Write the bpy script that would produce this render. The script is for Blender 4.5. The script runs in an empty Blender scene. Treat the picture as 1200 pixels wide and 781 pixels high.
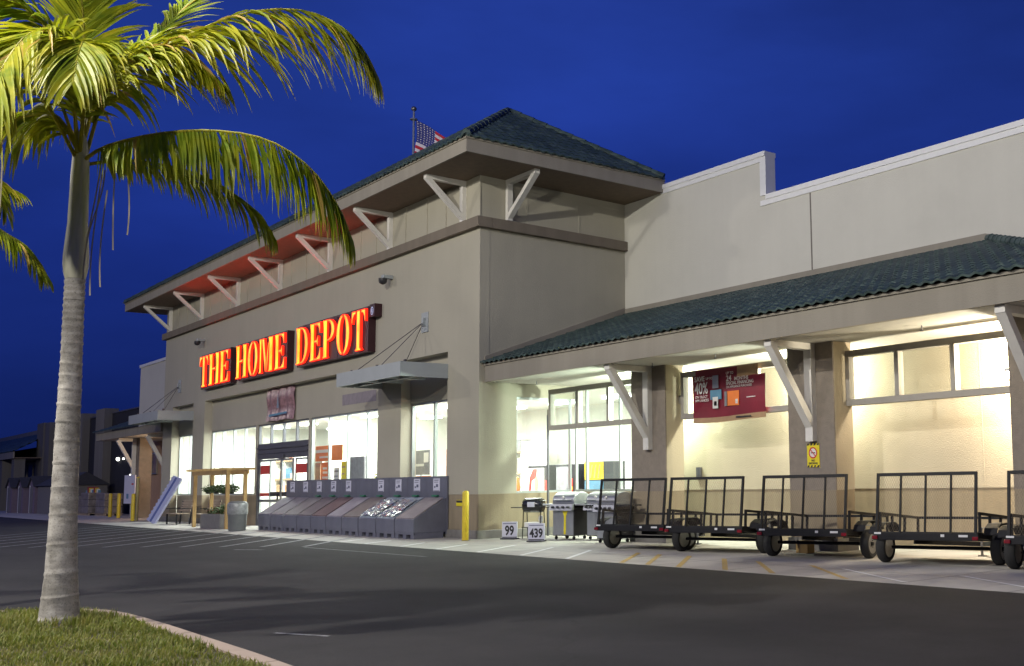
import bpy, bmesh, math, random
from mathutils import Vector, Matrix
import numpy as np
rnd = random.Random(7)
R = math.radians
scene = bpy.context.scene
COL = scene.collection

# ------------------------------------------------------------------ camera
cam_d = bpy.data.cameras.new('camera')
cam = bpy.data.objects.new('camera', cam_d)
COL.objects.link(cam)
YAW, PITCH, ROLL = 0.8173, 0.1086, -0.0200
cam.location = (25.7412, -14.4337, 1.5)
sy_, cy_ = math.sin(YAW), math.cos(YAW)
Fv = Vector((-sy_ * math.cos(PITCH), cy_ * math.cos(PITCH), math.sin(PITCH)))
R0 = Vector((cy_, sy_, 0)); U0 = R0.cross(Fv)
Rv = R0 * math.cos(ROLL) + U0 * math.sin(ROLL)
Uv = -R0 * math.sin(ROLL) + U0 * math.cos(ROLL)
cam.rotation_euler = Matrix((Rv, Uv, -Fv)).transposed().to_euler()
cam_d.sensor_width = 36
cam_d.lens = 1258.83 * 36 / 1200
cam_d.shift_x = -(871.01 - 600) / 1200
cam_d.shift_y = (421.49 - 390.5) / 1200
cam_d.clip_start = 0.1
cam_d.clip_end = 2000
scene.camera = cam

# ------------------------------------------------------------------ dusk sky
world = bpy.data.worlds.new('World'); scene.world = world
world.use_nodes = True
wn = world.node_tree; wn.nodes.clear()
def wnode(t, **k):
    n = wn.nodes.new(t)
    for a, b in k.items(): setattr(n, a, b)
    return n
w_out = wnode('ShaderNodeOutputWorld'); w_bg = wnode('ShaderNodeBackground')
w_tc = wnode('ShaderNodeTexCoord'); w_sep = wnode('ShaderNodeSeparateXYZ')
w_ramp = wnode('ShaderNodeValToRGB')
els = w_ramp.color_ramp.elements
els[0].position = 0.0; els[0].color = (0.0035, 0.0085, 0.060, 1)
els[1].position = 1.0; els[1].color = (0.010, 0.020, 0.13, 1)
for p, c in ((0.06, (0.0045, 0.012, 0.090, 1)), (0.20, (0.0085, 0.024, 0.185, 1)),
             (0.36, (0.0135, 0.038, 0.260, 1)), (0.60, (0.014, 0.032, 0.205, 1))):
    e = els.new(p); e.color = c
w_noise = wnode('ShaderNodeTexNoise'); w_noise.inputs['Scale'].default_value = 2.6
w_noise.inputs['Detail'].default_value = 5; w_noise.inputs['Roughness'].default_value = 0.55
w_map = wnode('ShaderNodeMapping'); w_map.inputs['Scale'].default_value = (1, 1, 3.2)
w_mr = wnode('ShaderNodeMapRange')
w_mr.inputs['From Min'].default_value = 0.35; w_mr.inputs['From Max'].default_value = 0.7
w_mr.inputs['To Min'].default_value = 0.93; w_mr.inputs['To Max'].default_value = 1.34
# a darker side of the sky (away from where the sun went down)
w_dot = wnode('ShaderNodeVectorMath', operation='DOT_PRODUCT')
w_dot.inputs[1].default_value = (0.25, 0.95, 0.0)
w_mr2 = wnode('ShaderNodeMapRange')
w_mr2.inputs['From Min'].default_value = 0.30; w_mr2.inputs['From Max'].default_value = 1.0
w_mr2.inputs['To Min'].default_value = 1.04; w_mr2.inputs['To Max'].default_value = 0.42
w_mul = wnode('ShaderNodeMath', operation='MULTIPLY')
w_vm = wnode('ShaderNodeVectorMath', operation='SCALE')
L = wn.links.new
L(w_tc.outputs['Generated'], w_sep.inputs[0]); L(w_sep.outputs['Z'], w_ramp.inputs[0])
L(w_tc.outputs['Generated'], w_map.inputs[0]); L(w_map.outputs[0], w_noise.inputs['Vector'])
L(w_noise.outputs[0], w_mr.inputs[0]); L(w_tc.outputs['Generated'], w_dot.inputs[0])
L(w_dot.outputs['Value'], w_mr2.inputs[0])
L(w_mr.outputs[0], w_mul.inputs[0]); L(w_mr2.outputs[0], w_mul.inputs[1])
L(w_ramp.outputs[0], w_vm.inputs[0]); L(w_mul.outputs[0], w_vm.inputs['Scale'])
L(w_vm.outputs[0], w_bg.inputs[0]); L(w_bg.outputs[0], w_out.inputs[0])
w_bg.inputs[1].default_value = 1.0

scene.view_settings.view_transform = 'Standard'
scene.view_settings.look = 'None'
scene.view_settings.exposure = 0.0
scene.view_settings.gamma = 1.0
scene.cycles.use_denoising = True
scene.cycles.max_bounces = 6
scene.cycles.diffuse_bounces = 3
scene.cycles.transparent_max_bounces = 16
scene.cycles.sample_clamp_indirect = 6.0
scene.cycles.caustics_reflective = False
scene.cycles.caustics_refractive = False

# lot lamps outside the frame, some added as fill; arcade and shop lamps
def point_light(name, loc, power, color, radius=0.1, kind='POINT', rot=None, size=None, sy=None, spot=None):
    d = bpy.data.lights.new(name, kind)
    d.energy = power; d.color = color
    if kind == 'AREA':
        d.shape = 'RECTANGLE'; d.size = size; d.size_y = sy
    else:
        d.shadow_soft_size = radius
    if kind == 'SPOT':
        d.spot_size = spot or R(150); d.spot_blend = 0.5
    o = bpy.data.objects.new(name, d); COL.objects.link(o); o.location = loc
    if rot: o.rotation_euler = rot
    return o
WARM = (1.0, 0.93, 0.82)
point_light('lot_and_fill_light', (12.0, -17.9, 12.0), 8600, (1.0, 0.96, 0.86), 0.13)
point_light('lot_and_fill_light', (-52.0, -18.0, 12.0), 2600, WARM, 0.4)
point_light('lot_and_fill_light', (1.0, -22.0, 12.0), 4200, (1.0, 0.95, 0.86), 0.5)  # unseen lamp added to top up the light on the store front
point_light('lot_and_fill_light', (-17.0, -19.0, 12.0), 3200, WARM, 0.3)
point_light('lot_and_fill_light', (20.0, -19.5, 9.0), 3800, (1.0, 0.96, 0.86), 0.25)  # unseen lamp added on the viewer's side to brighten the palm fronds
GREENISH = (0.86, 1.0, 0.80)
point_light('arcade_light', (4.4, 2.55, 3.62), 950, GREENISH, 0.08)
point_light('arcade_light', (9.8, 2.55, 3.62), 580, (0.97, 1.0, 0.82), 0.08)
point_light('arcade_light', (15.1, 2.5, 3.45), 780, (1.0, 0.85, 0.64), 0.07)
point_light('arcade_light', (-33.5, 2.0, 3.4), 150, (1.0, 0.72, 0.46), 0.1)

# ------------------------------------------------------------------ helpers
class MB:
    """collects geometry of ONE mesh"""
    def __init__(s, M=None): s.v = []; s.f = []; s.mi = []; s.M = M; s.cur = 0
    def add(s, vs, fs):
        b = len(s.v)
        for p in vs:
            p = Vector(p)
            if s.M is not None: p = s.M @ p
            s.v.append(tuple(p))
        for f in fs: s.f.append([b + i for i in f]); s.mi.append(s.cur)
    def box(s, x0, x1, y0, y1, z0, z1):
        s.add([(x0,y0,z0),(x1,y0,z0),(x1,y1,z0),(x0,y1,z0),(x0,y0,z1),(x1,y0,z1),(x1,y1,z1),(x0,y1,z1)],
              [(0,3,2,1),(4,5,6,7),(0,1,5,4),(1,2,6,5),(2,3,7,6),(3,0,4,7)]); return s
    def hexa(s, b4, t4):
        s.add(list(b4) + list(t4), [(0,3,2,1),(4,5,6,7),(0,1,5,4),(1,2,6,5),(2,3,7,6),(3,0,4,7)]); return s
    def bar(s, p, q, w, h, up=(0,0,1)):
        p = Vector(p); q = Vector(q); d = (q - p).normalized(); up = Vector(up)
        if abs(d.dot(up)) > 0.99: up = Vector((1,0,0)) if abs(d.x) < .9 else Vector((0,1,0))
        a = d.cross(up).normalized(); b = a.cross(d).normalized()
        a *= w/2; b *= h/2
        s.hexa([p-a-b, p+a-b, p+a+b, p-a+b], [q-a-b, q+a-b, q+a+b, q-a+b]); return s
    def tube(s, pts, rad, n=8, caps=True):
        pts = [Vector(p) for p in pts]
        if not hasattr(rad, '__len__'): rad = [rad]*len(pts)
        ref = Vector((0,0,1)) if abs((pts[-1]-pts[0]).normalized().z) < .9 else Vector((1,0,0))
        vs = []; fs = []
        for i, p in enumerate(pts):
            d = (pts[min(i+1,len(pts)-1)] - pts[max(i-1,0)]).normalized()
            a = d.cross(ref).normalized(); b = d.cross(a).normalized()
            for k in range(n):
                t = 2*math.pi*k/n
                vs.append(p + (a*math.cos(t) + b*math.sin(t))*rad[i])
        for i in range(len(pts)-1):
            for k in range(n):
                k2 = (k+1) % n
                fs.append((i*n+k, i*n+k2, (i+1)*n+k2, (i+1)*n+k))
        if caps:
            fs.append(tuple(range(n-1,-1,-1))); m = (len(pts)-1)*n; fs.append(tuple(m+k for k in range(n)))
        s.add(vs, fs); return s
    def lathe(s, c, prof, n=20, axis='z', caps=True):
        vs = []; fs = []
        for (r, z) in prof:
            for k in range(n):
                t = 2*math.pi*k/n
                a, b = r*math.cos(t), r*math.sin(t)
                vs.append({'z':(c[0]+a,c[1]+b,c[2]+z),'x':(c[0]+z,c[1]+a,c[2]+b),'y':(c[0]+a,c[1]+z,c[2]+b)}[axis])
        for i in range(len(prof)-1):
            for k in range(n):
                k2 = (k+1) % n
                fs.append((i*n+k, i*n+k2, (i+1)*n+k2, (i+1)*n+k))
        if caps:
            fs.append(tuple(range(n-1,-1,-1))); m = (len(prof)-1)*n; fs.append(tuple(m+k for k in range(n)))
        s.add(vs, fs); return s
    def prism(s, poly, fn0, fn1):
        """poly: 2D points; fn0/fn1 map a 2D point to the two 3D ends"""
        n = len(poly)
        s.add([fn0(*p) for p in poly] + [fn1(*p) for p in poly],
              [tuple(range(n)), tuple(range(2*n-1, n-1, -1))] + [(i, i+n, (i+1)%n+n, (i+1)%n) for i in range(n)]); return s
    def build(s, name, mat, parent=None, smooth=False, bevel=0, loc=None):
        me = bpy.data.meshes.new(name)
        me.from_pydata(s.v, [], s.f)
        mats = mat if isinstance(mat, (list, tuple)) else [mat]
        for m in mats: me.materials.append(m)
        if len(mats) > 1: me.polygons.foreach_set('material_index', s.mi)
        bm = bmesh.new(); bm.from_mesh(me)
        bmesh.ops.recalc_face_normals(bm, faces=bm.faces)
        bm.to_mesh(me); bm.free()
        if smooth:
            me.polygons.foreach_set('use_smooth', [True]*len(me.polygons))
        me.update()
        o = bpy.data.objects.new(name, me); COL.objects.link(o)
        if smooth:
            try: me.set_sharp_from_angle(angle=R(40))
            except Exception: pass
        if parent is not None: o.parent = parent
        if loc is not None: o.location = loc
        if bevel:
            b = o.modifiers.new('bevel', 'BEVEL'); b.width = bevel; b.segments = 2; b.limit_method = 'ANGLE'
            b.harden_normals = False
        return o

def sheet(x0, x1, y, z0, z1):
    g = MB(); g.add([(x0,y,z0),(x1,y,z0),(x1,y,z1),(x0,y,z1)], [(0,1,2,3)]); return g
def tag(o, label=None, cat=None, group=None, kind=None):
    if label: o['label'] = label
    if cat: o['category'] = cat
    if group: o['group'] = group
    if kind: o['kind'] = kind
    return o
def thing(name, label, cat, loc=(0,0,0), rz=0, group=None):
    o = bpy.data.objects.new(name, None); COL.objects.link(o)
    o.empty_display_size = 0.2
    o.location = loc; o.rotation_euler = (0,0,rz)
    return tag(o, label, cat, group)
def copy_tree(o, parent=None):
    kids = list(o.children)
    c = o.copy(); COL.objects.link(c); c.parent = parent
    for ch in kids: copy_tree(ch, c)
    return c
def text_mesh(body, size, mat, name, parent, origin, right, up, extrude=0.004, bold=0.0, width=1.0, align='LEFT', as_child=True):
    cu = bpy.data.curves.new(name, 'FONT'); cu.body = body; cu.size = size; cu.extrude = extrude
    cu.offset = bold; cu.align_x = align; cu.resolution_u = 3; cu.space_line = 0.95
    tmp = bpy.data.objects.new('tmp_text', cu); COL.objects.link(tmp)
    dg = bpy.context.evaluated_depsgraph_get(); dg.update()
    me = bpy.data.meshes.new_from_object(tmp.evaluated_get(dg))
    bpy.data.objects.remove(tmp); bpy.data.curves.remove(cu)
    right = Vector(right).normalized(); up = Vector(up).normalized(); nrm = right.cross(up)
    M = Matrix((right*width, up, nrm)).transposed().to_4x4(); M.translation = Vector(origin)
    me.transform(M); me.materials.clear(); me.materials.append(mat); me.name = name
    o = bpy.data.objects.new(name, me); COL.objects.link(o)
    if parent is not None: o.parent = parent
    return o

# ------------------------------------------------------------------ materials
def newmat(name):
    m = bpy.data.materials.new(name); m.use_nodes = True
    nt = m.node_tree; return m, nt, nt.nodes['Principled BSDF']
def N(nt, t, **k):
    n = nt.nodes.new(t)
    for a, b in k.items():
        if a in n.inputs.keys() if isinstance(a, str) else False: n.inputs[a].default_value = b
        else: setattr(n, a, b)
    return n
def ramp(nt, src, stops):
    r = nt.nodes.new('ShaderNodeValToRGB'); e = r.color_ramp.elements
    e[0].position, e[0].color = stops[0][0], (*stops[0][1], 1)
    e[1].position, e[1].color = stops[-1][0], (*stops[-1][1], 1)
    for p, c in stops[1:-1]:
        x = e.new(p); x.color = (*c, 1)
    nt.links.new(src, r.inputs[0]); return r
def sc(c, k): return tuple(min(1, x*k) for x in c)
def plain(name, color, rough=0.6, metal=0.0, var=0.12, scale=6.0, bump=0.0, bscale=60.0, coat=0.0, spec=0.5):
    m, nt, b = newmat(name)
    tc = nt.nodes.new('ShaderNodeTexCoord')
    n = nt.nodes.new('ShaderNodeTexNoise'); n.inputs['Scale'].default_value = scale
    n.inputs['Detail'].default_value = 6; n.inputs['Roughness'].default_value = 0.6
    nt.links.new(tc.outputs['Object'], n.inputs['Vector'])
    r = ramp(nt, n.outputs[0], [(0.3, sc(color, 1-var)), (0.7, sc(color, 1+var))])
    nt.links.new(r.outputs[0], b.inputs['Base Color'])
    b.inputs['Roughness'].default_value = rough; b.inputs['Metallic'].default_value = metal
    b.inputs['Coat Weight'].default_value = coat
    b.inputs['Specular IOR Level'].default_value = spec
    if bump:
        n2 = nt.nodes.new('ShaderNodeTexNoise'); n2.inputs['Scale'].default_value = bscale
        n2.inputs['Detail'].default_value = 4
        nt.links.new(tc.outputs['Object'], n2.inputs['Vector'])
        bp = nt.nodes.new('ShaderNodeBump'); bp.inputs['Strength'].default_value = bump
        bp.inputs['Distance'].default_value = 0.02
        nt.links.new(n2.outputs[0], bp.inputs['Height']); nt.links.new(bp.outputs[0], b.inputs['Normal'])
    return m
def stucco(name, color, streak=0.07, joints=False):
    m, nt, b = newmat(name)
    tc = nt.nodes.new('ShaderNodeTexCoord')
    n = nt.nodes.new('ShaderNodeTexNoise'); n.inputs['Scale'].default_value = 0.55; n.inputs['Detail'].default_value = 8
    n.inputs['Roughness'].default_value = 0.62
    nt.links.new(tc.outputs['Object'], n.inputs['Vector'])
    r = ramp(nt, n.outputs[0], [(0.25, sc(color, 0.93)), (0.5, color), (0.78, sc(color, 1.05))])
    mp = nt.nodes.new('ShaderNodeMapping'); mp.inputs['Scale'].default_value = (3.0, 3.0, 0.12)
    nt.links.new(tc.outputs['Object'], mp.inputs[0])
    n3 = nt.nodes.new('ShaderNodeTexNoise'); n3.inputs['Scale'].default_value = 1.0; n3.inputs['Detail'].default_value = 5
    nt.links.new(mp.outputs[0], n3.inputs['Vector'])
    r3 = ramp(nt, n3.outputs[0], [(0.42, (1-streak,)*3), (0.62, (1.0,)*3)])
    mx = nt.nodes.new('ShaderNodeMix'); mx.data_type = 'RGBA'; mx.blend_type = 'MULTIPLY'; mx.inputs[0].default_value = 1
    nt.links.new(r.outputs[0], mx.inputs[6]); nt.links.new(r3.outputs[0], mx.inputs[7])
    last = mx.outputs[2]
    nt.links.new(last, b.inputs['Base Color'])
    b.inputs['Roughness'].default_value = 0.88; b.inputs['Specular IOR Level'].default_value = 0.25
    n2 = nt.nodes.new('ShaderNodeTexNoise'); n2.inputs['Scale'].default_value = 38; n2.inputs['Detail'].default_value = 5
    nt.links.new(tc.outputs['Object'], n2.inputs['Vector'])
    n4 = nt.nodes.new('ShaderNodeTexNoise'); n4.inputs['Scale'].default_value = 1.6; n4.inputs['Detail'].default_value = 3
    nt.links.new(tc.outputs['Object'], n4.inputs['Vector'])
    ad = nt.nodes.new('ShaderNodeMath'); ad.operation = 'MULTIPLY_ADD'; ad.inputs[1].default_value = 1.3
    nt.links.new(n4.outputs[0], ad.inputs[0]); nt.links.new(n2.outputs[0], ad.inputs[2])
    bp = nt.nodes.new('ShaderNodeBump'); bp.inputs['Strength'].default_value = 0.45; bp.inputs['Distance'].default_value = 0.02
    nt.links.new(ad.outputs[0], bp.inputs['Height']); nt.links.new(bp.outputs[0], b.inputs['Normal'])
    return m
def emis(name, color, strength):
    m, nt, b = newmat(name)
    b.inputs['Base Color'].default_value = (*sc(color, 0.6), 1)
    b.inputs['Emission Color'].default_value = (*color, 1); b.inputs['Emission Strength'].default_value = strength
    return m
def glass_mat(name, tint=(0.93, 0.97, 0.96), ior=1.5):
    m, nt, b = newmat(name); nt.nodes.remove(b)
    out = nt.nodes['Material Output']
    tr = nt.nodes.new('ShaderNodeBsdfTransparent'); tr.inputs[0].default_value = (*tint, 1)
    gl = nt.nodes.new('ShaderNodeBsdfGlossy'); gl.inputs['Roughness'].default_value = 0.02
    ge = nt.nodes.new('ShaderNodeNewGeometry')
    dt = nt.nodes.new('ShaderNodeVectorMath'); dt.operation = 'DOT_PRODUCT'
    nt.links.new(ge.outputs['Normal'], dt.inputs[0]); nt.links.new(ge.outputs['Incoming'], dt.inputs[1])
    ab = nt.nodes.new('ShaderNodeMath'); ab.operation = 'ABSOLUTE'; nt.links.new(dt.outputs['Value'], ab.inputs[0])
    om = nt.nodes.new('ShaderNodeMath'); om.operation = 'SUBTRACT'; om.inputs[0].default_value = 1.0; nt.links.new(ab.outputs[0], om.inputs[1])
    pw = nt.nodes.new('ShaderNodeMath'); pw.operation = 'POWER'; pw.inputs[1].default_value = 5; nt.links.new(om.outputs[0], pw.inputs[0])
    fr = nt.nodes.new('ShaderNodeMath'); fr.operation = 'MULTIPLY_ADD'; fr.inputs[1].default_value = 0.9; fr.inputs[2].default_value = 0.06; nt.links.new(pw.outputs[0], fr.inputs[0])
    mx = nt.nodes.new('ShaderNodeMixShader')
    nt.links.new(fr.outputs[0], mx.inputs[0]); nt.links.new(tr.outputs[0], mx.inputs[1]); nt.links.new(gl.outputs[0], mx.inputs[2])
    nt.links.new(mx.outputs[0], out.inputs[0]); return m

M = {}
M['wall'] = stucco('beige stucco', (0.415, 0.39, 0.315), 0.02)
M['white_wall'] = stucco('pale stucco', (0.60, 0.585, 0.52), 0.015)
M['wainscot'] = stucco('tan wainscot', (0.31, 0.255, 0.175), 0.12)
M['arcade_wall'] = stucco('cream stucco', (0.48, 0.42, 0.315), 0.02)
M['base_curb'] = plain('wall base concrete', (0.20, 0.19, 0.175), 0.85, bump=0.4)
M['trim'] = stucco('taupe trim', (0.29, 0.265, 0.22), 0.08)
M['cornice'] = stucco('brown cornice', (0.20, 0.17, 0.135), 0.1)
M['soffit'] = plain('brown soffit', (0.19, 0.14, 0.10), 0.8, bump=0.1)
M['ceiling'] = plain('arcade ceiling', (0.50, 0.485, 0.44), 0.85, var=0.05, bump=0.15)
M['white_trim'] = plain('white painted timber', (0.66, 0.64, 0.60), 0.55, var=0.07, scale=3)
M['coping'] = plain('white metal coping', (0.74, 0.74, 0.74), 0.4, var=0.04)
M['mullion'] = plain('aluminium mullion', (0.38, 0.41, 0.42), 0.35, 0.6, var=0.05)
M['dark_frame'] = plain('grey door frame', (0.13, 0.13, 0.15), 0.4, 0.5)
M['screen_frame'] = plain('taupe window frame', (0.34, 0.32, 0.29), 0.6, var=0.05)
M['canopy_metal'] = plain('grey painted metal', (0.33, 0.36, 0.37), 0.45, 0.1, var=0.06, scale=2)
M['red_metal'] = plain('red grey painted metal', (0.42, 0.30, 0.29), 0.45, 0.1, var=0.06)
M['steel_cable'] = plain('steel cable', (0.16, 0.15, 0.15), 0.4, 0.8)
M['glass'] = glass_mat('shop glass')
M['int_wall'] = plain('interior white wall', (0.80, 0.80, 0.74), 0.8, var=0.03)
M['int_floor'] = plain('interior floor', (0.42, 0.40, 0.36), 0.35, var=0.08)
M['tube'] = emis('fluorescent panel', (0.93, 1.0, 0.90), 9.0)
M['lamp_white'] = emis('lamp glow', (1.0, 0.98, 0.9), 6.0)
M['lamp_warm'] = emis('warm lamp glow', (1.0, 0.93, 0.80), 60.0)
M['black_metal'] = plain('black painted steel', (0.006, 0.006, 0.008), 0.5, 0.0, var=0.2, spec=0.25)
M['rubber'] = plain('tyre rubber', (0.018, 0.018, 0.018), 0.85, bump=0.3)
M['rim'] = plain('galvanised rim', (0.22, 0.22, 0.23), 0.4, 0.7)
M['red_lens'] = plain('red lamp lens', (0.16, 0.006, 0.008), 0.25, coat=0.5)
M['white_label'] = plain('white reflective label', (0.62, 0.62, 0.62), 0.5, var=0.03)
M['yellow'] = plain('yellow bollard paint', (0.70, 0.52, 0.03), 0.42, var=0.1, coat=0.2)
M['stainless'] = plain('stainless steel', (0.42, 0.43, 0.45), 0.42, 0.9, var=0.08)
M['grill_black'] = plain('black enamel', (0.02, 0.02, 0.022), 0.25, 0.2, coat=0.6)
M['grill_grey'] = plain('grey painted cabinet', (0.045, 0.043, 0.045), 0.45, 0.3)
M['bin'] = plain('grey plastic bin', (0.14, 0.145, 0.185), 0.4, var=0.14, scale=2.2, bump=0.1)
M['paper'] = plain('white paper card', (0.62, 0.62, 0.72), 0.7, var=0.04)
M['ink'] = plain('black print', (0.02, 0.02, 0.025), 0.7)
M['ink_blue'] = plain('blue grey print', (0.12, 0.13, 0.2), 0.7)
M['wood'] = plain('weathered timber', (0.36, 0.28, 0.20), 0.7, var=0.25, scale=5, bump=0.2)
M['arbor'] = plain('treated pine', (0.40, 0.26, 0.10), 0.65, var=0.2, scale=4, bump=0.15)
M['trash'] = plain('grey plastic can', (0.14, 0.15, 0.15), 0.5, var=0.12)
M['bag'] = plain('clear bin liner', (0.24, 0.25, 0.25), 0.3, var=0.35, scale=9)
M['leaf_dark'] = plain('planter leaves', (0.05, 0.09, 0.025), 0.6, var=0.4, scale=20)
M['flower'] = plain('red flowers', (0.30, 0.03, 0.04), 0.6, var=0.3, scale=20)
M['panel_white'] = plain('white plastic panel', (0.45, 0.48, 0.66), 0.4, var=0.05)
M['panel_blue'] = plain('blue plastic stripe', (0.03, 0.07, 0.30), 0.4, var=0.1)
M['maroon'] = plain('maroon banner vinyl', (0.20, 0.012, 0.028), 0.45, var=0.15, scale=1.5, bump=0.35, bscale=2.2)
M['tan_vinyl'] = plain('tan banner vinyl', (0.42, 0.27, 0.15), 0.5, var=0.1)
M['print_white'] = plain('white print', (0.72, 0.70, 0.68), 0.6, var=0.03)
M['print_orange'] = plain('orange print', (0.85, 0.22, 0.04), 0.55, var=0.05)
M['print_blue'] = plain('blue print', (0.10, 0.25, 0.38), 0.55, var=0.1)
M['print_grey'] = plain('grey print', (0.22, 0.22, 0.24), 0.5, var=0.2)
M['print_red'] = plain('red print', (0.55, 0.04, 0.03), 0.5, var=0.05)
M['print_yellow'] = plain('yellow print', (0.75, 0.62, 0.02), 0.5, var=0.05)
M['print_black'] = plain('black print panel', (0.03, 0.03, 0.035), 0.4)
M['sign_box'] = plain('dark maroon sign box', (0.035, 0.008, 0.012), 0.5, var=0.15)
M['flag_white'] = plain('flag white', (0.85, 0.80, 0.80), 0.8)
M['flag_red'] = plain('flag red', (0.60, 0.03, 0.05), 0.8)
M['flag_blue'] = plain('flag blue', (0.05, 0.06, 0.24), 0.8)
M['dark_screen'] = plain('dark shade cloth', (0.012, 0.012, 0.018), 0.9, var=0.3, scale=1.2)
M['fence_wall'] = stucco('grey garden wall', (0.17, 0.16, 0.15), 0.1)
M['shed'] = plain('shed siding', (0.16, 0.15, 0.15), 0.8, var=0.1)
M['shed_trim'] = plain('lilac shed front', (0.17, 0.13, 0.18), 0.8, var=0.1)
M['shed_roof'] = plain('shed roof felt', (0.045, 0.045, 0.055), 0.9)
M['salmon'] = stucco('salmon stucco', (0.50, 0.32, 0.20), 0.08)
M['plastic_wrap'] = plain('wrapped pallet goods', (0.22, 0.19, 0.17), 0.3, var=0.5, scale=4, bump=0.5, bscale=8)
M['vending'] = plain('black vending cabinet', (0.03, 0.03, 0.035), 0.3, var=0.1)
M['orange'] = plain('orange painted post', (0.85, 0.16, 0.02), 0.5, var=0.05)

def tile_mat():
    m, nt, b = newmat('teal concrete roof tile')
    tc = nt.nodes.new('ShaderNodeTexCoord')
    v = nt.nodes.new('ShaderNodeTexVoronoi'); v.inputs['Scale'].default_value = 2.9
    v.inputs['Randomness'].default_value = 0.9
    nt.links.new(tc.outputs['Object'], v.inputs['Vector'])
    n = nt.nodes.new('ShaderNodeTexNoise'); n.inputs['Scale'].default_value = 7; n.inputs['Detail'].default_value = 6
    nt.links.new(tc.outputs['Object'], n.inputs['Vector'])
    r1 = ramp(nt, v.outputs['Color'], [(0.1, (0.026, 0.046, 0.045)), (0.5, (0.040, 0.070, 0.069)), (0.9, (0.070, 0.105, 0.098))])
    r2 = ramp(nt, n.outputs[0], [(0.3, (0.72,)*3), (0.7, (1.15, 1.15, 1.1))])
    mx = nt.nodes.new('ShaderNodeMix'); mx.data_type = 'RGBA'; mx.blend_type = 'MULTIPLY'; mx.inputs[0].default_value = 1
    nt.links.new(r1.outputs[0], mx.inputs[6]); nt.links.new(r2.outputs[0], mx.inputs[7])
    nt.links.new(mx.outputs[2], b.inputs['Base Color']); b.inputs['Roughness'].default_value = 0.62
    return m
M['tile'] = tile_mat()

def asphalt_mat():
    m, nt, b = newmat('asphalt')
    tc = nt.nodes.new('ShaderNodeTexCoord')
    def noise(s, d=6, r=0.6, mp=None):
        n = nt.nodes.new('ShaderNodeTexNoise'); n.inputs['Scale'].default_value = s
        n.inputs['Detail'].default_value = d; n.inputs['Roughness'].default_value = r
        nt.links.new(mp or tc.outputs['Object'], n.inputs['Vector']); return n.outputs[0]
    mp = nt.nodes.new('ShaderNodeMapping'); mp.inputs['Scale'].default_value = (0.05, 0.9, 1)
    nt.links.new(tc.outputs['Object'], mp.inputs[0])
    r1 = ramp(nt, noise(0.35), [(0.3, (0.0125, 0.0118, 0.013)), (0.7, (0.026, 0.0242, 0.0255))])
    r2 = ramp(nt, noise(90, 3, 0.8), [(0.3, (0.55,)*3), (0.72, (1.7,)*3)])
    r3 = ramp(nt, noise(1.0, 4, 0.6, mp.outputs[0]), [(0.35, (0.86,)*3), (0.65, (1.12,)*3)])
    a = nt.nodes.new('ShaderNodeMix'); a.data_type = 'RGBA'; a.blend_type = 'MULTIPLY'; a.inputs[0].default_value = 1
    nt.links.new(r1.outputs[0], a.inputs[6]); nt.links.new(r2.outputs[0], a.inputs[7])
    c = nt.nodes.new('ShaderNodeMix'); c.data_type = 'RGBA'; c.blend_type = 'MULTIPLY'; c.inputs[0].default_value = 1
    nt.links.new(a.outputs[2], c.inputs[6]); nt.links.new(r3.outputs[0], c.inputs[7])
    r4 = ramp(nt, noise(0.9, 8, 0.7), [(0.36, (0.72,)*3), (0.5, (1.0,)*3), (0.74, (1.18, 1.16, 1.14))])
    vo = nt.nodes.new('ShaderNodeTexVoronoi'); vo.feature = 'DISTANCE_TO_EDGE'; vo.inputs['Scale'].default_value = 0.16
    wp = nt.nodes.new('ShaderNodeVectorMath'); wp.operation = 'MULTIPLY_ADD'; wp.inputs[1].default_value = (1.6,1.6,0)
    wn2 = nt.nodes.new('ShaderNodeTexNoise'); wn2.inputs['Scale'].default_value = 0.9; wn2.inputs['Detail'].default_value = 8
    nt.links.new(tc.outputs['Object'], wn2.inputs['Vector']); nt.links.new(wn2.outputs['Color'], wp.inputs[0]); nt.links.new(tc.outputs['Object'], wp.inputs[2])
    nt.links.new(wp.outputs[0], vo.inputs['Vector'])
    r5 = ramp(nt, vo.outputs[0], [(0.0, (0.45,)*3), (0.0035, (1.0,)*3)])
    d_ = nt.nodes.new('ShaderNodeMix'); d_.data_type = 'RGBA'; d_.blend_type = 'MULTIPLY'; d_.inputs[0].default_value = 1
    nt.links.new(c.outputs[2], d_.inputs[6]); nt.links.new(r4.outputs[0], d_.inputs[7])
    e_ = nt.nodes.new('ShaderNodeMix'); e_.data_type = 'RGBA'; e_.blend_type = 'MULTIPLY'; e_.inputs[0].default_value = 0.7
    nt.links.new(d_.outputs[2], e_.inputs[6]); nt.links.new(r5.outputs[0], e_.inputs[7])
    nt.links.new(e_.outputs[2], b.inputs['Base Color'])
    b.inputs['Roughness'].default_value = 0.8; b.inputs['Specular IOR Level'].default_value = 0.35
    bp = nt.nodes.new('ShaderNodeBump'); bp.inputs['Strength'].default_value = 0.5; bp.inputs['Distance'].default_value = 0.01
    nt.links.new(noise(120, 3, 0.7), bp.inputs['Height']); nt.links.new(bp.outputs[0], b.inputs['Normal'])
    return m
M['asphalt'] = asphalt_mat()
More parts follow.
